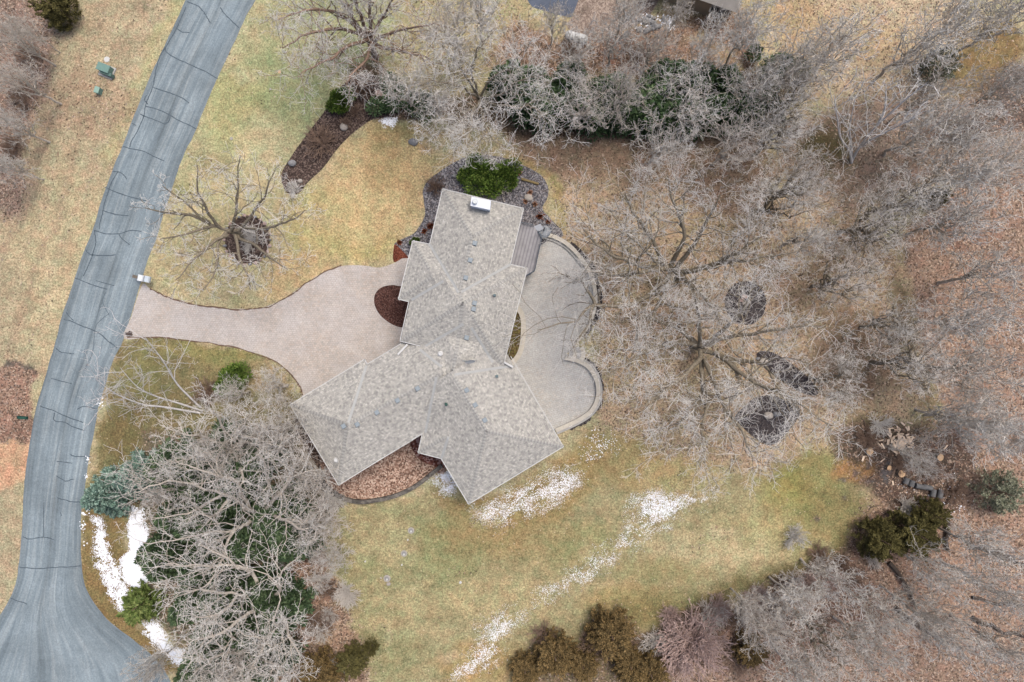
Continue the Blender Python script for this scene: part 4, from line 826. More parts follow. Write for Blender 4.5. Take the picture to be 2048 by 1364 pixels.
TREES = [
 (810,172,10,3.4,'thin',"small bare tree over the boulder at the left end of the hedge",G1), (870,205,8,2.6,'thin',"slim bare tree just left of the tall yellowish hedge tree",G1),
 (1170,205,11,4.2,'thin',"bare tree leaning over the left middle of the evergreen hedge",G1), (1255,175,12,4.0,'thin',"upright bare tree in the middle of the evergreen hedge",G1), (1375,200,12,4.8,'thin',"bare oak with a starry crown over the right half of the hedge",G1),
 (1330,285,11,4.6,'thin',"bare tree hanging over the brown soil right of the hedge foot",G1), (1470,290,11,4.4,'thin',"bare tree over the right end of the brown soil strip",G1),
 (1500,170,12,4.2,'fan',"bare tree behind the right end of the hedge beside a green pine",G1), (1150,110,11,3.6,'fan',"bare tree just below the white propane tank",G1), (900,60,11,4.4,'haze',"fine twigged bare tree right of the broad lawn tree",G1), (960,15,12,4.2,'haze',"fine twigged bare tree at the top edge beside the dark driveway",G1),
 (1110,35,9,2.8,'fan',"lilac grey bare tree over the neighbour's dark driveway",G1), (1235,70,11,3.8,'fan',"bare tree between the propane tank and the stone pile",G1), (1310,90,10,3.4,'thin',"pale bare tree just below the snowy stone pile",G1), (1255,10,10,3.0,'fan',"bluish bare tree at the top edge left of the stone pile",G1), (1360,20,9,2.4,'fan',"thin bare tree in front of the neighbour's wall",G1),
 (1420,95,11,3.4,'fan',"bluish bare tree under the neighbour's window",G2), (1500,60,13,4.0,'haze',"hazy bare tree right of the neighbouring house",G2), (1600,130,13,4.2,'haze',"hazy bare tree above the green pine by the hedge end",G2), (1680,90,13,4.4,'haze',"hazy bare tree left of the starburst tree near the top",G2),
 (1860,80,15,4.6,'fan',"pale starburst bare tree radiating left of the clear olive grass",G2), (1585,200,12,4.4,'oak',"spreading bare tree left of the forked birch",G2), (1560,270,11,4.4,'oak',"bare tree left of the dark grass hollow",G2), (1605,362,11,4.2,'oak',"bare tree below the dark grass hollow",G2),
 (1870,190,12,3.8,'fan',"bare tree over the pale green pine below the starburst tree",G2), (1850,270,11,4.2,'fan',"bare tree right of the forked birch stems",G2), (1930,260,12,4.2,'haze',"hazy bare tree under the dark patch right of the birch",G2), (1935,25,13,3.6,'haze',"hazy bare tree above the clear olive grass",G2), (2025,30,13,4.0,'fan',"dark stemmed bare tree in the top right corner",G2), (2020,170,12,3.4,'haze',"thin bare tree right of the clear olive grass",G2),
 (1755,440,12,5.4,'oak',"broad bare oak where the lawn meets the right woods",G3), (1560,390,11,4.6,'oak',"bare tree between the brown soil strip and the wood edge",G3), (1820,395,12,4.6,'oak',"bare oak just above the broad oak at the wood edge",G3), (1690,560,11,4.4,'oak',"bare tree right of the black mulch circle",G3), (1830,730,12,5.2,'oak',"twisted bare tree standing at the wood edge above the firewood",G3), (1680,760,10,3.8,'oak',"thin bare tree over the mulch strip with leaves",G3), (1790,650,10,3.8,'oak',"bare tree between the twisted tree and the black mulch circle",G3), (1930,835,12,3.2,'thin',"bare tree up right of the firewood pile",G3),
 (1930,340,13,4.4,'haze',"hazy bare tree at the upper end of the right woods",G3), (2010,330,13,4.6,'haze',"hazy bare tree on the right edge below the dark patch",G3), (1920,440,13,4.4,'haze',"hazy bare tree right of the broad wood edge oak",G3), (1990,550,13,4.8,'fan',"forked bare tree with a dark sideways limb at the right edge",G3), (1940,640,13,4.4,'haze',"hazy tree in the right woods beside the dark log",G3), (1960,740,13,4.4,'haze',"hazy tree right of the twisted wood edge tree",G3), (1960,850,13,4.2,'haze',"hazy tree right of the pale chopped stump",G3), (2035,870,12,4.2,'haze',"hazy tree on the right edge above the grey green cedar",G3),
 (1845,915,9,2.8,'thin',"small pale bare tree over the dark brush heap below the firewood pile",G3), (1665,1165,11,3.6,'fan',"pale bare tree at the lawn corner of the lower right woods",G5), (1880,1145,14,3.2,'fan',"pale bare tree below the pair of olive cedars",G5), (1540,1270,12,3.6,'fan',"leaning pale bare tree right of the red twig shrub",G5), (1660,1290,12,4.6,'oak',"spreading bare tree at the bottom edge in the leafy woods",G5), (1745,1300,12,4.0,'fan',"bare tree at the bottom edge right of the spreading one",G5), (1910,1275,15,3.6,'fan',"white topped bare tree near the bottom right corner",G5), (1500,1220,9,3.0,'haze',"low hazy tree at the leafy lawn edge above the red twig shrub",G5), (1600,1350,11,3.6,'haze',"hazy tree cut by the bottom edge beside the spreading one",G5), (2030,1310,14,3.6,'fan',"bare tree in the bottom right corner",G5), (1760,1225,11,3.2,'fan',"thin bare tree in the leaf litter below the cedars",G5), (2010,1190,15,3.0,'fan',"dark stemmed bare tree at the lower right edge",G5),
 (320,980,12,4.0,'fan',"bare tree fanning over the blue spruce",G4), (440,905,11,3.6,'thin',"bare tree below the birch clump",G4), (540,870,10,4.0,'thin',"pale bare tree beside the lower left corner of the house",G4), (545,775,7,2.6,'thin',"small pale bare tree inside the driveway bend",G4), (465,790,7,2.4,'thin',"thin bare tree over the round yew below the driveway",G4), (300,1335,11,2.6,'haze',"hazy bare tree over the road at the bottom left",G4), (460,1345,13,4.4,'thin',"bare tree cut by the bottom edge in the grove",G4),
 (620,960,9,3.8,'thin',"pale bare tree spreading over the timber edging by the house corner",G4), (640,1050,9,3.8,'haze',"pale hazy tree at the left side of the back lawn",G4), (660,1120,8,2.8,'haze',"low pale hazy shrub tree above the leaf litter by the back lawn",G4), (590,830,8,2.8,'thin',"bare tree touching the left tip of the roof",G4),
 (1590,1200,10,3.6,'haze',"hazy bare tree just inside the lawn corner of the lower right woods",G5), (1850,1230,12,3.6,'haze',"hazy bare tree over the long grey trunk and shadow streak",G5), (1980,1100,13,4.0,'haze',"hazy bare tree at the lower right edge below the grey green cedar",G5), (1620,470,10,3.6,'thin',"pale bare tree above the black mulch circle's right side",G3),
 (10,70,11,2.6,'thin',"pale bare tree beside the olive conifer in the top left corner",G6), (12,150,12,2.6,'thin',"white branched bare tree at the left edge level with the green transformer",G6), (8,245,10,2.4,'thin',"hazy bare tree at the left edge below the white branched one",G6), (5,330,9,2.4,'haze',"lowest hazy bare tree of the left wood edge",G6), (50,60,8,1.8,'haze',"brown hazy tree right below the olive conifer",G6)]
for a in TREES: place_tree(*a)
# ------------------------------------------------------------------ evergreens and shrubs
def mat_leaf(name, a, b, c):
    t = NT(name, .8, .2); rp_ = t.n("ShaderNodeNewGeometry").outputs["Random Per Island"]
    return t.out(t.scalecol(t.ramp(rp_, [(0, a), (.55, b), (1, c)]), t.rng(t.noise(1.3, 3), .3, .7, .75, 1.25)))
M_HEDGE = mat_leaf("hedge_green", A(58,82,52), A(90,116,76), A(124,146,104)); M_YEW = mat_leaf("yew_green", A(62,88,30), A(96,124,50), A(134,154,74))
M_SPRUCE = mat_leaf("blue_spruce", A(88,118,104), A(128,158,142), A(170,192,178)); M_FIR = mat_leaf("dark_fir", A(54,74,50), A(82,104,70), A(116,136,98))
M_CEDAR = mat_leaf("olive_cedar", A(78,74,42), A(106,100,58), A(136,128,78)); M_PINE = mat_leaf("pine_green", A(84,104,50), A(118,136,72), A(150,160,98))
M_RUST = mat_leaf("rusty_cedar", A(86,74,46), A(124,104,66), A(164,136,90)); M_GREYC = mat_leaf("grey_cedar", A(100,106,84), A(134,138,114), A(166,166,142))
def leaf_quads(p, d, L, W, g):
    """leaf-shaped quads at p pointing along d"""
    n = len(p); d = nrmz(d); s = nrmz(np.cross(d, g.normal(size=(n, 3)))); L = L[:, None]; W = W[:, None]
    v = np.stack([p, p+d*L*.5+s*W, p+d*L, p+d*L*.5-s*W], 1)
    return v.reshape(-1, 3), np.arange(n*4).reshape(n, 4)
def dome(seed, h, r, n, size, kind, mat):
    g = np.random.default_rng(seed)
    if kind == "bush":                  # lobed mounds of upright sprays
        nl = 9; cs = np.c_[g.normal(size=(nl, 2))*r*.42, g.uniform(.25, .6, nl)*h]; rr = g.uniform(.38, .6, nl)*r
        i = g.integers(0, nl, n); d = nrmz(g.normal(size=(n, 3))+np.array([0, 0, .5])); q = cs[i]+d*rr[i][:, None]*np.array([1, 1, h/r*.75])*(g.random(n)**.35)[:, None]
        q[:, 2] = np.clip(q[:, 2], .05, None); dd = d+g.normal(size=(n, 3))*.35+np.array([0, 0, .45])
    elif kind == "column":              # arborvitae: many tapering tips
        nl = 7; a = g.random(nl)*6.28; cs = np.c_[np.cos(a), np.sin(a)]*r*.45*np.sqrt(g.random(nl))[:, None]*1.5; hh = h*g.uniform(.78, 1.0, nl)
        i = g.integers(0, nl, n); z = g.random(n)**.8; pr = np.sqrt(np.clip(1-z, 0, 1))*.62*r+.06
        a = g.random(n)*6.28; rad = pr*(g.random(n)**.3); q = np.c_[cs[i, 0]*(1-z*.25)+np.cos(a)*rad, cs[i, 1]*(1-z*.25)+np.sin(a)*rad, .1+z*hh[i]]
        dd = np.c_[np.cos(a)*.8, np.sin(a)*.8, np.full(n, .6)]+g.normal(size=(n, 3))*.3
    elif kind == "tiers":               # spruce: whorls of boughs drooping at the tips
        nb = 95; zb = np.sort(g.random(nb)**1.25); Lb = r*(1-zb)**.8*g.uniform(.8, 1.1, nb)+.15; ab = np.arange(nb)*2.4+g.normal(size=nb)*.2
        i = g.choice(nb, n, p=Lb/Lb.sum()); s = g.random(n)**.6; side = g.normal(size=n)*.16*Lb[i]*(1.05-s)+g.normal(size=n)*.05
        ca, sa = np.cos(ab[i]), np.sin(ab[i]); rad = s*Lb[i]
        q = np.c_[ca*rad-sa*side, sa*rad+ca*side, .3+zb[i]*h*.95-.18*rad*s+g.normal(size=n)*.06]
        sg = np.sign(side); dd = np.c_[ca-.6*sa*sg, sa+.6*ca*sg, np.full(n, .25)]+g.normal(size=(n, 3))*.3
    else:                               # shaggy cedar: plumes thrown outward
        nb = 170; cz = g.random(nb); cr = r*.62*np.sqrt(g.random(nb))*(1-.55*cz); ca_ = g.random(nb)*6.28; c0 = np.c_[np.cos(ca_)*cr, np.sin(ca_)*cr, .1+cz*h*.72]
        ab = ca_+g.normal(size=nb)*.7; Lb = r*g.uniform(.18, .5, nb)
        i = g.integers(0, nb, n); s = g.random(n)**.55; ca, sa = np.cos(ab[i]), np.sin(ab[i]); rad = s*Lb[i]
        q = c0[i]+np.c_[ca*rad, sa*rad, s*Lb[i]*.6]+g.normal(size=(n, 3))*.10*(1.3-s)[:, None]*r*.6
        q[:, 2] = np.clip(q[:, 2], .05, None); dd = np.c_[ca, sa, np.full(n, .5)]+g.normal(size=(n, 3))*.45
    L = size*g.uniform(.6, 1.3, n); v, f = leaf_quads(q, dd, L, L*.24, g)
    mc = quads_mesh("foliage", v, f, mat)
    tv, tf = tubes([(np.array([[[0, 0, 0], [0, 0, h*.4], [0, 0, h*.85]]]), np.array([[.05*r+.04, .04*r+.03, .02]]))], 8)
    return quads_mesh("trunk", tv, tf, M_BROWN), mc
EV = {'hedge': [dome(i, 3.5, 1.3, 5200, .30, "column", M_HEDGE) for i in range(3)], 'yew': [dome(11+i, 2., 1.5, 6000, .24, "bush", M_YEW) for i in range(2)], 'lowgreen': [dome(14+i, 2., 1.5, 5200, .24, "bush", M_HEDGE) for i in range(2)], 'spruce': [dome(21, 6, 2.5, 11000, .26, "tiers", M_SPRUCE)],
 'fir': [dome(31+i, 6, 2., 7000, .34, "tiers" if i else "column", M_FIR) for i in range(2)], 'pine': [dome(41, 4, 1.5, 5000, .32, "plume", M_PINE)], 'cedar': [dome(51+i, 5, 2.2, 22000, .15, "plume", M_CEDAR) for i in range(2)], 'rusty': [dome(61+i, 4, 2., 20000, .14, "plume", M_RUST) for i in range(2)], 'greyc': [dome(71, 4.5, 2.2, 5000, .20, "plume", M_GREYC)]}
DIM = {'hedge': (3.5, 1.3), 'yew': (2, 1.5), 'lowgreen': (2, 1.5), 'spruce': (6, 2.5), 'fir': (6, 2), 'pine': (4, 1.5), 'cedar': (5, 2.2), 'rusty': (4, 2), 'greyc': (4.5, 2.2)}
def evergreen(kind, cx, cy, h, r, label, name, cat, group=None, mid=.5):
    i = count.get(kind, 0); count[kind] = i+1; mt, mc = EV[kind][i % len(EV[kind])]; p = P(cx, cy, h*mid)
    t = thing(name, label, cat, (p.x, p.y, 0), group); t.rotation_euler.z = random.uniform(0, 6.28); h0, r0 = DIM[kind]; t.scale = (r/r0, r/r0, h/h0)
    link("trunk", mt, None, t); link("foliage", mc, None, t); return t
GH = "evergreens of the dark hedge above the house"
HEDGE = [(1018,158,"arborvitae at the far left of the tall hedge"), (1062,175,"arborvitae second from the left end of the tall hedge"), (1048,205,"arborvitae in front at the left end of the tall hedge"), (1095,215,"arborvitae in the front row under the leaning bare tree's left side"), (1140,165,"arborvitae in the back row below the propane tank"), (1150,215,"arborvitae under the leaning bare tree in the hedge's left half"),
 (1200,225,"arborvitae in the front row below the upright bare tree's left side"), (1215,185,"arborvitae behind the upright bare tree's left side"), (1255,225,"front arborvitae straight below the upright bare tree"), (1300,195,"arborvitae in the open gap right of the upright bare tree"), (1305,235,"front arborvitae below the open gap of the hedge"), (1335,160,"back row arborvitae left of the starry oak"), (1385,165,"back row arborvitae behind the starry oak"), (1420,225,"front arborvitae under the starry oak"), (1455,175,"arborvitae right of the starry oak"), (1470,205,"second arborvitae right of the starry oak"), (1510,215,"arborvitae at the right end of the tall hedge"), (1355,225,"arborvitae beneath the starry oak's left limbs")]
for x, y, l in HEDGE: evergreen('hedge', x, y, 4.6+random.random()*.8, 1.8+random.random()*.4, "dark green "+l, "arborvitae", "evergreen shrub", GH)
for a in [('lowgreen',785,200,1.5,1.6,"low dark green yew right of the boulder in the mulch bed"), ('lowgreen',845,205,1.6,1.5,"low dark green yew under the slim bare tree"), ('yew',680,195,1.7,1.35,"round green shrub at the head of the long mulch bed"), ('yew',962,355,1.9,1.9,"left and larger half of the bright yew mass above the north wing"), ('yew',1010,345,1.8,1.6,"right half of the bright yew mass above the north wing"), ('yew',830,486,.9,.5,"small round yew at the left corner of the gravel bed"), ('yew',464,752,1.7,1.75,"round green yew below the driveway under a thin bare tree"),
 ('lowgreen',1555,130,2.6,1.8,"green pine shrub behind the right end of the hedge"), ('lowgreen',1548,225,2.4,1.4,"dark evergreen shrub left of the spreading bare tree past the hedge end")]:
    evergreen(*a, "yew_shrub", "evergreen shrub")
GF = "dark firs under the lower left bare trees"
FIRS = [(500,930,"dark upright fir nearest the driveway side of the grove"), (445,890,"dark fir just below the birch clump's base"), (395,960,"dark fir right of the blue spruce"), (340,935,"dark fir behind the blue spruce's upper side"), (470,985,"dark fir left of the timber edging in the grove"), (350,1030,"dark fir right of the snow strip's top"), (420,1045,"dark fir in the grove's upper middle"), (545,1030,"dark fir at the house side of the grove"), (580,1065,"dark fir nearest the back lawn in the upper grove"), (490,1090,"dark fir in the centre of the grove"), (330,1110,"dark fir at the right rim of the solid snow patch"), (400,1130,"dark fir right of the solid snow patch"), (450,1180,"dark fir in the grove's lower middle"), (375,1215,"dark fir beside the olive pine"), (540,1180,"dark fir at the lawn rim of the lower grove"), (560,1230,"dark fir at the lower lawn rim by the leaf litter"), (490,1260,"dark fir low in the grove's middle"), (420,1290,"dark fir above the snow's lower tip"), (530,1310,"dark fir near the bottom of the grove's lawn side"), (450,1345,"dark fir cut by the bottom edge in the grove"), (395,1340,"dark fir beside the lower snow tip at the bottom edge")]
for x, y, l in FIRS: evergreen('fir', x, y, 5.6+random.random()*1.8, 2.1+random.random()*.6, l, "fir_tree", "fir tree", GF)
evergreen('spruce', 225, 985, 6, 2.6, "blue green spruce at the road edge", "spruce_tree", "spruce tree", mid=.25)
evergreen('spruce', 285, 948, 6, 2.4, "second blue green spruce behind the one at the road edge", "spruce_tree", "spruce tree", mid=.25)
evergreen('pine', 280, 1210, 4, 1.9, "olive green pine between the snow strip and the grove", "pine_tree", "pine tree")
evergreen('greyc', 1885, 130, 4, 2.2, "pale green pine below the starburst tree", "pine_tree", "pine tree"); evergreen('cedar', 105, 12, 4.5, 2.3, "olive conifer in the top left corner", "cedar_tree", "cedar tree")
GC = "olive and rusty cedars at the edges of the back lawn"
for a in [('cedar',1762,1080,5,2.4,"left one of the two olive cedars at the lawn's right end"), ('cedar',1835,1070,5,2.9,"right one of the two olive cedars at the lawn's right end"), ('cedar',1868,1030,4,1.8,"small olive cedar just below the log stack"), ('greyc',2005,985,4,2.6,"grey green cedar at the right edge below the log stack"), ('rusty',1222,1268,4.2,2.9,"rusty cedar on the lower lawn edge left of the red twig shrub"), ('rusty',1110,1310,3.6,2.6,"rusty cedar at the bottom edge right of the bottom snow patch"), ('rusty',1165,1330,2.6,2.0,"low rusty cedar between the two larger ones at the bottom edge"), ('rusty',1050,1340,2.5,2.0,"low rusty cedar beside the bottom snow patch"), ('rusty',1260,1330,3,2.2,"low rusty cedar left of the big red shrub"), ('rusty',1300,1345,3.5,2.4,"small rusty cedar cut by the bottom edge beside the red twig shrub"), ('cedar',700,1325,3,1.9,"olive cedar at the bottom edge left of the back lawn"), ('rusty',640,1345,3.5,2.6,"rusty cedar on the bottom edge in the leaf litter"), ('cedar',740,1300,2.5,.9,"small olive cedar at the lawn's lower left corner"), ('rusty',1500,1300,3,2.0,"dark olive cedar between the red twig shrub and the leaning tree"), ('cedar',1880,395,2.5,1.2,"small dark cedar at the wood edge above the broad oak")]:
    evergreen(*a, "cedar_tree", "cedar tree", GC)
# leafless shrubs: many stems from one root
def twig_bush(seed, n, mat, up=.25):
    g = np.random.default_rng(seed); a = g.random(n)*6.28; e = np.arccos(g.random(n)**.7)*.95
    d = np.c_[np.cos(a)*np.sin(e), np.sin(a)*np.sin(e), np.cos(e)+.15]; o = np.c_[g.normal(size=(n, 2))*.08, np.zeros(n)]
    s = grow(o, d, g.uniform(.75, 1.05, n), np.full(n, .016), np.full(n, .008), 5, .12, .04, g)
    b = spawn(s[0], s[1], 6, .35, 1., .55, .38, 3, .12, .08, g, .8, .6); c = spawn(b[0], b[1], 3, .3, 1., .6, .45, 3, .12, .05, g, .9, .6)
    for q in (s, b, c): q[1][:] = np.maximum(q[1], .0055)
    tv, tf = tubes([s], 4); cv, cf = tubes([b, c], 3); return quads_mesh("stems", tv, tf, mat), quads_mesh("twigs", cv, cf, mat)
BU = {'red': twig_bush(1, 95, M_RED), 'brown': twig_bush(2, 60, M_BROWN), 'tan': twig_bush(3, 55, M_TWIG2), 'pale': twig_bush(4, 55, M_TWIG)}
def bush(kind, cx, cy, h, r, label, group=None):
    p = P(cx, cy, h*.4); t = thing("bare_shrub", label, "bare shrub", (p.x, p.y, 0), group); t.rotation_euler.z = random.uniform(0, 6.28); t.scale = (r, r, h)
    link("stems", BU[kind][0], None, t); link("twigs", BU[kind][1], None, t)
for a in [('red',1385,1290,3.0,4.3,"big round red twigged shrub at the bottom edge"), ('brown',640,282,1.4,2.2,"round leafless shrub in the middle of the long mulch bed"), ('brown',722,178,1.5,1.3,"rust brown leafless shrub beside the round green shrub"), ('brown',708,222,.9,1.0,"small brown leafless shrub below the rust brown one in the mulch bed"), ('brown',690,245,.8,.8,"tiny leafless shrub by the boulder in the long mulch bed"), ('pale',588,378,.8,1.1,"grey twiggy shrub at the foot of the long mulch bed"), ('brown',870,370,1.2,1.3,"brown leafless shrub in the gravel left of the north wing roof"), ('pale',968,322,1.5,1.1,"pale drooping shrub on top of the bright yew"), ('tan',1000,378,1.3,1.4,"grey tan leafless shrub between the yew and the chimney"), ('brown',412,785,1.5,2.0,"dark leafless shrub in the ring under the birch clump"), ('pale',500,477,1.2,1.7,"twiggy pale shrub inside the lawn oak's mulch ring"), ('tan',1815,1015,1.2,1.6,"dry tan shrub between the lawn and the log stack"),
 ('brown',1190,1290,1.4,2.2,"brown brush between the rusty cedars at the bottom edge"), ('brown',1090,1270,1.2,1.8,"brown brush above the bottom edge rusty cedars"), ('tan',1420,1235,1.4,2.0,"tan brush on the leafy lawn edge right of the reddish brush"), ('brown',1480,1320,1.6,2.2,"brown brush right of the big red shrub"), ('brown',1640,1110,1.2,1.6,"brown brush at the dark lawn corner by the woods"), ('brown',1270,110,1.6,2.0,"rust brown shrub below the snowy stone pile"), ('brown',1140,100,1.2,1.4,"brown shrub in the leaf litter left of the tank tree"), ('pale',1590,1075,1.4,1.6,"thin leafless shrub at the lawn's right edge left of the cedars"), ('tan',690,1185,1.2,1.6,"tan brush at the left rim of the back lawn"), ('brown',650,1240,1.2,1.6,"brown brush in the leaf litter left of the back lawn"), ('red',1340,1235,1.2,1.5,"small reddish brush on the leafy lawn edge above the big red shrub"), ('brown',40,190,1.4,1.8,"brown brush at the left wood edge beside the white branched tree"), ('brown',55,110,1.4,1.8,"brown brush below the olive corner conifer"), ('brown',25,290,1.3,1.6,"brown brush low on the left wood edge"),
 ('tan',1560,1215,1.5,1.8,"tan brush at the corner of the lower right woods"), ('brown',1940,260,1.5,2,"dark brush right of the birch below the olive grass"), ('brown',1735,880,1.2,1.7,"dark brush heap left of the firewood pile"), ('brown',1800,925,1.0,1.5,"brown brush right above the old log stack"), ('brown',1915,985,1.2,1.7,"brown brush right of the old log stack"), ('pale',1760,850,1.2,1.6,"pale brush above the pale split round"), ('brown',1860,940,1.2,1.5,"brown brush right of the firewood pile"), ('pale',665,1000,1.2,1.6,"pale brush at the lower end of the timber edging")]: bush(*a)
for i in range(26):                     # the brush strip along the lower lawn edge
    f = i/25; x = 1275+f*455+random.uniform(-22, 22); y = 1300-f*185+random.uniform(-14, 34)
    bush(('brown', 'tan', 'red', 'brown')[i % 4], x, y, random.uniform(.9, 1.6), random.uniform(1.3, 2.1), "reddish brown brush in the strip along the lower lawn edge", "brush along the lower lawn edge")
for i in range(14):
    x = 600+random.uniform(-40, 95); y = 1110+i*17
    bush(('brown', 'tan')[i % 2], x, y, random.uniform(.8, 1.3), random.uniform(1.0, 1.7), "brown brush in the leaf litter between the grove and the back lawn", "brush between the grove and the back lawn")
# small dry perennials in the gravel
for i, (x, y, lab) in enumerate([(861,452,"rust brown dry plant in the gravel left of the north wing"), (848,462,"smaller rust brown dry plant left of the north wing"), (1080,431,"rust orange dry plant in the gravel above the spiral stairs"), (1060,385,"pale orange dry plant right of the yew"), (1052,402,"tan dry plant in the gravel by the flat stone"), (1070,408,"tan dry plant near the gravel's right rim"), (1040,345,"tan dry plant beside the little log edging"), (1097,444,"tiny rust dry plant just above the spiral stairs"), (798,484,"small red dry plant above the red mulch")]):
    g = np.random.default_rng(400+i); n = 160; a = g.random(n)*6.28; e = g.random(n)*1.3; d = np.c_[np.cos(a)*np.sin(e), np.sin(a)*np.sin(e), np.cos(e)]
    v, f = leaf_quads(np.c_[g.normal(size=(n, 2))*.06, np.full(n, .02)], d, g.uniform(.2, .5, n)*(1.2 if i in (0, 2) else .8), np.full(n, .04), g)
    o = link("dry_plant", quads_mesh("dry_plant", v, f, M_LEAFR if i in (0, 2, 7, 8) else M_LEAFT) if False else quads_mesh("dry_plant", v, f, mat_leaf("dry_leaves_%d" % i, *( (A(110,54,36), A(150,84,56), A(186,122,88)) if i in (0, 1, 2, 7, 8) else (A(160,112,84), A(196,150,120), A(216,180,152))))), None); p = P(x, y, .2); o.location = (p.x, p.y, .016); tag(o, lab, "plant", "dry plants in the gravel bed")
# ------------------------------------------------------------------ snow: crumbs of old snow lying on the grass
t = NT("old_snow", .6, .3); m_snow = t.out(t.scalecol((.68, .70, .73), t.rng(t.noise(8, 3), .3, .7, .9, 1.05)))
def snow(polys, label, n, smin, smax, feather, seed, solid=0.0, stretch=1.0, ang=0.0):
    g = np.random.default_rng(seed); C = []; Rr_ = []
    for poly in polys:
        q = np.array(poly, float); lo, hi = q.min(0)-feather, q.max(0)+feather
        k = int(n*np.prod(hi-lo)/1000); X, Y = g.uniform(lo[0], hi[0], k), g.uniform(lo[1], hi[1], k)
        xw = X+fbm(X*S, Y*S, 1.6, seed, 3)*1.4*feather; yw = Y+fbm(X*S, Y*S, 1.6, seed+9, 3)*1.4*feather
        d = sdist(poly, xw, yw)/feather
        ca, sa = math.cos(ang), math.sin(ang); xr, yr = X*ca+Y*sa, -X*sa+Y*ca
        dens = np.clip(.48+d*.5, 0, 1)*np.clip(.58+1.3*fbm(xr*S/stretch, yr*S, .55, seed+3, 3)+solid+np.clip(d-.5, 0, 1)*.25, 0, 1)
        ok = g.random(k) < dens; C.append(np.c_[X[ok], Y[ok]]); Rr_.append((smin+(smax-smin)*g.random(ok.sum())**1.8)*(.7+.6*np.clip(d[ok]*.5+.3, 0, 1)))
    C = np.concatenate(C); r = np.concatenate(Rr_); N = len(C); K = 6
    c = np.c_[(C[:, 0]-1024)*S, (682-C[:, 1])*S]; a = g.random(N)[:, None]*6.28+np.arange(K)*2*math.pi/K; rr = r[:, None]*g.uniform(.55, 1.25, (N, K)); z0 = .006
    ring = np.stack([c[:, :1]+np.cos(a)*rr, c[:, 1:]+np.sin(a)*rr, np.full((N, K), z0)], -1); top = np.c_[c, z0+r*.55][:, None]
    V = np.concatenate([ring, top], 1).reshape(-1, 3); b = (np.arange(N)*(K+1))[:, None]; i = np.arange(K)
    F = np.stack([b+i, b+(i+1) % K, np.broadcast_to(b+K, (N, K))], -1).reshape(-1, 3)
    o = link("snow_patch", quads_mesh("snow_patch", V, F, m_snow), None); tag(o, label, "snow", "patches of old snow", "stuff"); return o
snow([[(930,1010),(985,992),(1040,967),(1100,937),(1150,930),(1166,945),(1142,985),(1112,1010),(1085,1028),(1075,1022),(1040,1040),(990,1058),(955,1035)]], "speckled snow along the lower eave of the house", 760, .013, .040, 16, 1, -.1, 2.5, -.5)
snow([[(1090,965),(1150,938),(1160,955),(1130,995),(1090,1025),(1072,1015)]], "dense white core of the snow beside the lower eave", 420, .015, .042, 18, 2, -.05, 2.5, -.5)
snow([[(858,958),(880,940),(902,938),(915,970),(900,985),(872,968)]], "small snow patch between the leafy bed and the house", 1300, .022, .055, 12, 3, .1)
snow([[(1165,905),(1190,870),(1230,858),(1222,885),(1190,905),(1165,920)]], "thin snow specks off the right corner of the house", 150, .03, .07, 18, 4)
snow([[(1262,992),(1330,978),(1390,992),(1440,988),(1425,1012),(1370,1030),(1320,1063),(1262,1098),(1200,1138),(1115,1195),(1075,1212),(1085,1182),(1140,1143),(1200,1108),(1250,1072),(1266,1030)]], "long diagonal band of speckled snow across the back lawn", 850, .013, .040, 15, 5, 0, 2, -.6)
snow([[(1270,1000),(1340,985),(1370,1000),(1340,1040),(1270,1085),(1250,1090),(1268,1040)]], "dense upper part of the diagonal snow band", 320, .014, .042, 16, 6, 0, 2, -.6)
snow([[(985,1238),(1022,1222),(1012,1288),(1000,1335),(930,1362),(900,1352),(950,1296)], [(960,1255),(1060,1215),(1040,1240),(990,1262)]], "snow patch at the bottom edge of the back lawn", 760, .013, .040, 16, 7, 0, 2, -.5)
snow([[(184,1030),(206,1036),(214,1090),(238,1140),(264,1188),(258,1238),(240,1222),(214,1190),(194,1140),(182,1085)]], "curving strip of snow beside the road", 900, .022, .058, 6, 8, .05)
snow([[(262,1010),(284,1020),(300,1110),(296,1160),(270,1184),(246,1155),(242,1118),(264,1095)]], "solid white snow at the left rim of the grove", 2000, .045, .09, 6, 9, .5)
snow([[(286,1240),(318,1250),(336,1288),(372,1302),(370,1336),(330,1308),(290,1268)]], "snow tongue at the lower left end of the grove", 1200, .028, .065, 7, 10, .12)
snow([[(755,242),(795,234),(782,254),(765,256)]], "little snow pile at the corner of the long mulch bed", 1300, .03, .07, 6, 11, .1)
snow([[(172,915),(182,915),(180,925),(172,925)], [(171,945),(178,945),(178,956),(171,956)], [(160,1020),(176,1015),(176,1030),(165,1030)], [(162,1045),(170,1045),(170,1065),(164,1065)], [(165,1083),(171,1083),(170,1090),(165,1090)], [(196,800),(206,800),(206,812),(196,812)]], "loose snow lumps along the road edge", 160, .05, .12, 4, 12, .2)
snow([[(1270,50),(1290,30),(1350,35),(1345,52),(1300,50),(1285,55)]], "snow scraps on the stone pile near the neighbour's house", 300, .06, .14, 8, 13)
snow([[(1800,960),(1830,980),(1880,985),(1900,960),(1930,1000),(1925,1030),(1890,1000),(1840,1000)]], "snow scraps round the log stack", 60, .04, .1, 20, 14)
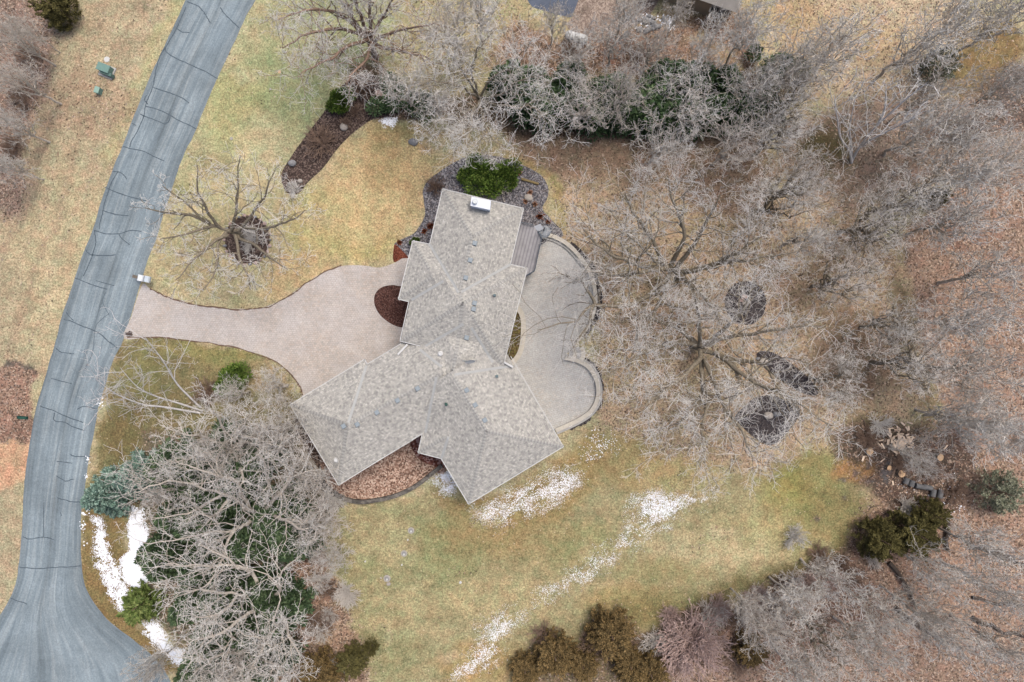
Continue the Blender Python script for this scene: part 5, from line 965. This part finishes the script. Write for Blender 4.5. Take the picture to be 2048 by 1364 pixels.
# ------------------------------------------------------------------ stones, logs, small things
m_rock = mat_var("field_stone", A(184,176,166), .18, 2.2, .9, .2, 12); m_rock2 = mat_var("grey_boulder", A(150,150,150), .2, 2.2, .9, .2, 12); m_rockp = mat_var("pink_boulder", A(190,166,156), .15, 2.2, .9, .2, 12)
ROCKS = [(758,187,.42,m_rockp,"pinkish boulder at the head of the long mulch bed"), (687,253,.42,m_rock,"pale flat boulder in the upper part of the long mulch bed"), (584,326,.4,m_rock2,"grey flat boulder low in the long mulch bed"), (600,362,.28,m_rock,"whitest stone near the foot of the long mulch bed"), (581,368,.25,m_rock2,"small grey stone at the foot of the long mulch bed"), (826,284,.42,m_rock2,"grey boulder on the golden lawn left of the gravel bed"), (1489,593,.30,m_rockp,"largest stone in the black mulch circle"), (1483,600,.25,m_rockp,"middle stone in the black mulch circle"), (1488,606,.2,m_rock,"lowest small stone in the black mulch circle"), (1526,723,.45,m_rock,"large pale boulder at the head of the mulch strip"), (1516,717,.18,m_rock2,"small stone beside the mulch strip's large boulder"), (1516,726,.16,m_rock2,"smallest stone left of the mulch strip's large boulder"), (1592,752,.2,m_rock2,"grey stone midway down the mulch strip"), (1538,831,.42,m_rock,"pale boulder in the middle of the black mulch patch"), (1554,828,.35,m_rock2,"dark boulder right of the pale one in the mulch patch"), (1057,395,.4,m_rock,"flat round stone in the gravel right of the chimney"), (927,334,.32,m_rock2,"grey stone in the gravel left of the bright yew"), (909,352,.26,m_rock2,"small dark stone in the gravel's upper left"), (762,1156,.1,m_rock,"tiny pale stone left of the broken septic lid"), (777,1168,.2,m_rock,"pale stone just below the broken septic lid")]
for i, (x, y, r, mm, lab) in enumerate(ROCKS):
    g = np.random.default_rng(i); m = MB(); p = P(x, y, r*.4); m.blob((p.x, p.y, r*.32), (r*g.uniform(.95, 1.25), r*g.uniform(.75, 1.0), r), i, 3, .75); tag(m.build("boulder", mm), lab, "boulder", "boulders in the garden beds")
for i in range(26):
    a = 2*math.pi*i/26; g = np.random.default_rng(900+i); m = MB(); p = P(495+math.cos(a)*46, 480+math.sin(a)*49); m.blob((p.x, p.y, .08), (g.uniform(.14, .24), g.uniform(.12, .2), .16), 900+i, 2, .8)
    tag(m.build("edging_stone", m_rockp if i % 3 else m_rock2), "small rough stone in the ring round the lawn oak's mulch", "edging stone", "stones ringing the lawn oak")
for i in range(18):
    g = np.random.default_rng(950+i); m = MB(); p = P(1275+g.random()*70, 30+g.random()*26+i*.5); r = g.uniform(.2, .4); m.blob((p.x, p.y, r*.35), (r, r*.8, r), 950+i, 2, .8)
    tag(m.build("landscape_stone", m_rock2), "grey stone in the snowy pile before the neighbouring house", "stone", "stones piled near the neighbour's house")
m_cut = mat_var("cut_wood", A(226,190,150), .12, 5, .8); m_bark2 = mat_var("log_bark", A(116,104,92), .25, 5); m_oldlog = mat_var("old_log", A(112,112,112), .25, 5)
def log(name, a, b, r, label, cat, mats=(m_bark2, m_cut), group=None, vz=0):
    t = thing(name, label, cat, tuple((Vector(a)+Vector(b))/2), group); o = Vector(t.location); m = MB(); m.cyl(Vector(a)-o, Vector(b)-o, r, r*.94, 14, False); m.build("bark", mats[0], t)
    m = MB(); d = (Vector(b)-Vector(a)).normalized()*.004
    for s0, s1 in ((Vector(a)-o-d, Vector(a)-o+d*3), (Vector(b)-o-d*3, Vector(b)-o+d)): m.cyl(s0, s1, r*.93, k=14)
    m.build("cut_face", mats[1], t)
GS = "cut log rounds round the firewood"
for x, y, r, lab in ((1738,901,.42,"pale split round lying left of the firewood pile"), (1802,946,.42,"pale cut round standing below the firewood pile"), (1879,914,.38,"orange cut round right of the firewood pile"), (1777,935,.28,"small orange round between the firewood and the pale round")):
    p = P(x, y, .3); log("log_round", (p.x, p.y, 0), (p.x+.06, p.y-.04, .38), r, lab, "log round", (m_bark2, m_cut), GS)
GL = "old grey logs of the stack by the lower woods"
for i, (x, y, a, L_, lab) in enumerate([(1813,962,70,.62,"old log at the left end of the stack"), (1824,967,72,.62,"second old log from the left end of the stack"), (1840,973,-12,.9,"long brown log in the middle of the stack"), (1855,975,-12,.9,"dark log right of the middle in the stack"), (1867,986,78,.7,"grey log second from the right end of the stack"), (1881,988,78,.8,"pale grey log at the right end of the stack"), (1850,1000,-20,.9,"thin dark log lying below the stack")]):
    p = P(x, y, .3); dx, dy = math.cos(R(a))*L_/2, math.sin(R(a))*L_/2; r = .27 if i != 6 else .12; log("old_log", (p.x-dx, p.y-dy, r), (p.x+dx, p.y+dy, r), r, lab, "log", (m_oldlog, m_oldlog), GL)
g = np.random.default_rng(5); ctr = P(1800, 885, .4); m_split = mat_var("split_wood", A(244,220,192, .75), .15, 4, .85)
for i in range(110):
    rr = abs(g.normal())*(.75 if i < 84 else 1.9); a = g.random()*6.28; z = max(.08, .62-.45*rr)*g.uniform(.75, 1.05); m = MB(); c_ = np.array([ctr.x+rr*1.25*math.cos(a), ctr.y+rr*math.sin(a), z]); an = g.random()*6.28; L_ = g.uniform(.2, .36)
    d = np.array([math.cos(an), math.sin(an), g.normal()*.25])*L_; m.cyl(c_-d, c_+d, .07+.04*g.random(), k=3)
    tag(m.build("firewood_stick", m_split), "split pale stick heaped in the firewood pile at the wood edge", "firewood", "sticks of the firewood pile")
p0, p1 = P(1043, 358, .1), P(1077, 368, .1); log("edging_log", (p0.x, p0.y, .12), (p1.x, p1.y, .12), .13, "mossy log edging in the gravel right of the yew", "log", (mat_var("mossy_log", A(150,132,92), .2), m_cut))
p0, p1 = P(1888, 650, .15), P(1915, 656, .15); log("old_log", (p0.x, p0.y, .16), (p1.x, p1.y, .16), .18, "dark fallen log in the right woods beside hazy trees", "log", (mat_var("dark_log", A(82,78,76), .2), m_oldlog))
GT = "dark trunk and shadow streaks in the lower right woods"  # streaks of shadow and standing trunks, built as dark tubes on the ground
for a, b, r, lab in (((1778,1125),(1830,1215),.16,"long dark streak of trunk and shadow below the left olive cedar"), ((1790,1215),(1895,1285),.18,"long grey streak of trunk and shadow toward the white topped tree"), ((1960,1095),(2060,1135),.13,"dark streak of trunk and shadow at the lower right edge"), ((1945,1195),(2060,1210),.12,"thin dark streak of trunk and shadow level with the bottom right trees"), ((1945,1235),(2065,1282),.16,"dark streak of trunk and shadow above the bottom right corner"), ((1895,1040),(1893,1100),.2,"short dark shadow streak right of the olive cedars")):
    a, b = P(*a, .2), P(*b, .2); q = wobble(np.array([a.x, a.y, .2]), np.array([b.x, b.y, .4]), 8, .2, g)
    tv, tf = tubes([(q[None], np.linspace(r*1.4, r*.8, 8)[None])], 9); o = link("trunk_shadow_streak", quads_mesh("trunk_shadow_streak", tv, tf, mat_bark("dark_streak", A(98,88,80), A(66,58,52))), None); tag(o, lab, "dark streak", GT)
# broken branches strewn round the firewood
g = np.random.default_rng(77); m_brk = mat_var("broken_branch_bark", A(170,158,146), .25, 5); m_brk2 = mat_var("dark_branch_bark", A(104,92,84), .25, 5)
for i in range(70):
    x, y = 1815+g.normal()*62, 930+g.normal()*38
    if x < 1685 or x > 1965: continue
    p = P(x, y); a = g.random()*6.28; L_ = g.uniform(.5, 1.7); e = np.array([math.cos(a), math.sin(a), 0])*L_
    q = wobble(np.array([p.x, p.y, .06]), np.array([p.x, p.y, .06+g.random()*.35])+e, 6, .45, g); r = g.uniform(.02, .05)
    tv, tf = tubes([(q[None], np.linspace(r, r*.4, 6)[None])], 6); o = link("broken_branch", quads_mesh("broken_branch", tv, tf, m_brk if g.random() < .55 else m_brk2), None); tag(o, "broken branch lying in the dark brush heap round the firewood", "branch", "broken branches round the firewood")
# mailbox pair
mbx = thing("mailbox", "pair of white topped mailboxes on one post at the driveway mouth", "mailbox", tuple(P(288, 557)))
for i, (x, mm) in enumerate(((281.5, mat_var("mailbox_white", A(240,244,246), .05)), (294.5, mat_var("mailbox_grey", A(206,216,222), .05)))):
    z = 1.25; p = P(x, 556+i*2.4, z)-Vector(mbx.location); m = MB(); a = R(-13)
    prof = [(-.27, 0), (.27, 0), (.27, .22), (.2, .33), (.08, .39), (-.08, .39), (-.2, .33), (-.27, .22)]; L_ = .3; ca, sa = math.cos(a), math.sin(a)
    v = [(p.x+ca*u*1.05-sa*s_*1, p.y+sa*u*1.05+ca*s_, 1.1+w_) for s_ in (-L_, L_) for u, w_ in prof]
    m.add(v, [tuple(range(8)), tuple(range(8, 16))[::-1]]+[(j, 8+j, 8+(j+1) % 8, (j+1) % 8) for j in range(8)]); m.build("box", mm, mbx)
m = MB(); m.box((-.05, 0, .5), (.14, .14, 1.0)); m.box((-.02, .02, 1.06), (1.1, .3, .07), R(-13)); m.build("post", mat_var("post_wood", A(120,110,98), .2), mbx)
# green utility boxes
m_util = mat_var("utility_green", A(120,152,142), .07, 3, .6); m_util2 = mat_var("utility_green_dark", A(96,124,116), .07, 3, .6)
p = P(207, 138, .7); tr = thing("transformer_box", "green metal transformer box on the roadside verge", "transformer box", (p.x, p.y, 0)); a = R(-22)
m = MB(); m.box((0, 0, .06), (1.45, 1.25, .12), a); m.build("concrete_pad", m_wall2, tr); m = MB(); m.box((0, .12, .46), (1.25, .72, .68), a); m.build("cabinet", m_util, tr); m = MB(); m.box((.18, -.36, .38), (1.2, .34, .5), a, .92); m.build("door", m_util2, tr); m = MB(); m.box((0, .12, .82), (1.3, .78, .05), a, .95); m.build("lid", m_util, tr)
p = P(194.5, 180, .5); pd = thing("utility_pedestal", "small green utility pedestal below the transformer box", "utility box", (p.x, p.y, 0)); m = MB(); m.box((0, 0, .3), (.46, .62, .6), R(-18), .94); m.build("cabinet", m_util, pd); m = MB(); m.box((0, 0, .62), (.5, .66, .05), R(-18), .9); m.build("lid", mat_var("utility_pale", A(150,180,166), .06), pd)
p = P(214, 119); m = MB(); m.cyl((p.x, p.y, 0), (p.x, p.y, .06), .3, .27, 20); o = m.build("utility_cover", m_white); tag(o, "white disc cover beside the green transformer box", "utility cover")
m_orange = mat_var("flag_orange", A(216,120,80), .1)
for x, y, lab in ((224,123,"orange marker flag right of the transformer box"), (184,176,"orange marker flag left of the small utility pedestal")):
    p = P(x, y); f_ = thing("marker_flag", lab, "marker flag", (p.x, p.y, 0)); m = MB(); m.cyl((0, 0, 0), (0, 0, .5), .008, k=5); m.build("wire", m_vent, f_); m = MB(); m.box((.08, 0, .44), (.16, .012, .12), .4); m.build("flag", m_orange, f_)
# septic lids
m_conc = mat_var("concrete_lid", A(178,172,162), .14, 3)
for x, y, r, lab in ((822,1061,.33,"septic lid nearest the house on the back lawn"), (808,1107,.33,"middle septic lid on the back lawn"), (774,1157,.36,"septic lid in bare sand, farthest from the house")):
    p = P(x, y); s_ = thing("septic_lid", lab, "septic lid", (p.x, p.y, 0), "septic lids on the back lawn"); m = MB(); m.cyl((0, 0, 0), (0, 0, .05), r, r*.95, 24); m.build("concrete_ring", m_conc, s_)
    m = MB(); m.cyl((0, 0, .05), (0, 0, .08), r*.62, r*.58, 20); m.build("lid", mat_var("lid_grey", A(150,150,150), .1), s_); m = MB(); m.cyl((.02, -.05, .08), (.02, -.05, .22), .1, .09, 14); m.build("vent_cap", m_white, s_)
for x, y, lab in ((816,1079,"small white pipe cap between the upper two septic lids"), (804,1129,"small white pipe cap below the middle septic lid"), (921,1164,"white pipe cap alone in the middle of the back lawn"), (731,1122,"tiny white pipe cap at the left rim of the back lawn")):
    p = P(x, y); r = .13 if x == 921 else .08; m = MB(); m.cyl((p.x, p.y, 0), (p.x, p.y, .16), r*.8, k=14); m.cyl((p.x, p.y, .16), (p.x, p.y, .2), r, r*.9, 14); tag(m.build("pipe_cap", m_white), lab, "pipe cap", "white pipe caps on the back lawn")
for x, y, lab in ((463,277,"pale square irrigation box on the roadside lawn"), (559,144,"tan cap in the lawn below the broad dark stemmed tree"), (541,178,"tiny pale cap lower in the greenest lawn")):
    p = P(x, y); m = MB(); m.cyl((p.x, p.y, 0), (p.x, p.y, .04), .16 if x != 541 else .1, k=8); tag(m.build("irrigation_cap", m_conc if x != 559 else m_cut), lab, "irrigation cap")
# propane tank
a, b = P(1131, 66, .9), P(1176, 78, .9); tk = thing("propane_tank", "white propane tank under bare trees near the neighbour's driveway", "propane tank", (a+b)/2-Vector((0, 0, .9))); d = (b-a).normalized(); hl = (b-a).length/2-.3; m = MB(); ks = [(-hl-.34, .06), (-hl-.27, .26), (-hl-.12, .40), (-hl, .44), (hl, .44), (hl+.12, .40), (hl+.27, .26), (hl+.34, .06)]
for (s0, r0), (s1, r1) in zip(ks[:-1], ks[1:]): m.cyl(d*s0+Vector((0, 0, .62)), d*s1+Vector((0, 0, .62)), r0, r1, 22, False)
m.build("vessel", m_white, tk, False); m = MB(); m.cyl((0, 0, 1.0), (0, 0, 1.16), .2, .17, 16); m.build("dome_cover", m_white, tk)
for s_ in (-.6, .6):
    m = MB(); q = d*s_*hl*1.2; m.box((q.x, q.y, .12), (.16, .6, .24), math.atan2(d.y, d.x)); m.build("foot", m_wall2, tk)
# dark green yard sign lying on the leaf island
p = P(46, 835); sg = thing("garden_hose_box", "dark green low box lying on the leaf island left of the road", "garden box", (p.x, p.y, 0)); m = MB(); m.box((0, 0, .1), (1.05, .3, .2), R(-4), .9); m.build("body", mat_var("dark_green", A(30,66,58), .15), sg); m = MB(); m.box((.1, -.02, .215), (.8, .22, .03), R(-4)); m.build("lid", mat_var("dark_green_lid", A(44,84,72), .15), sg)
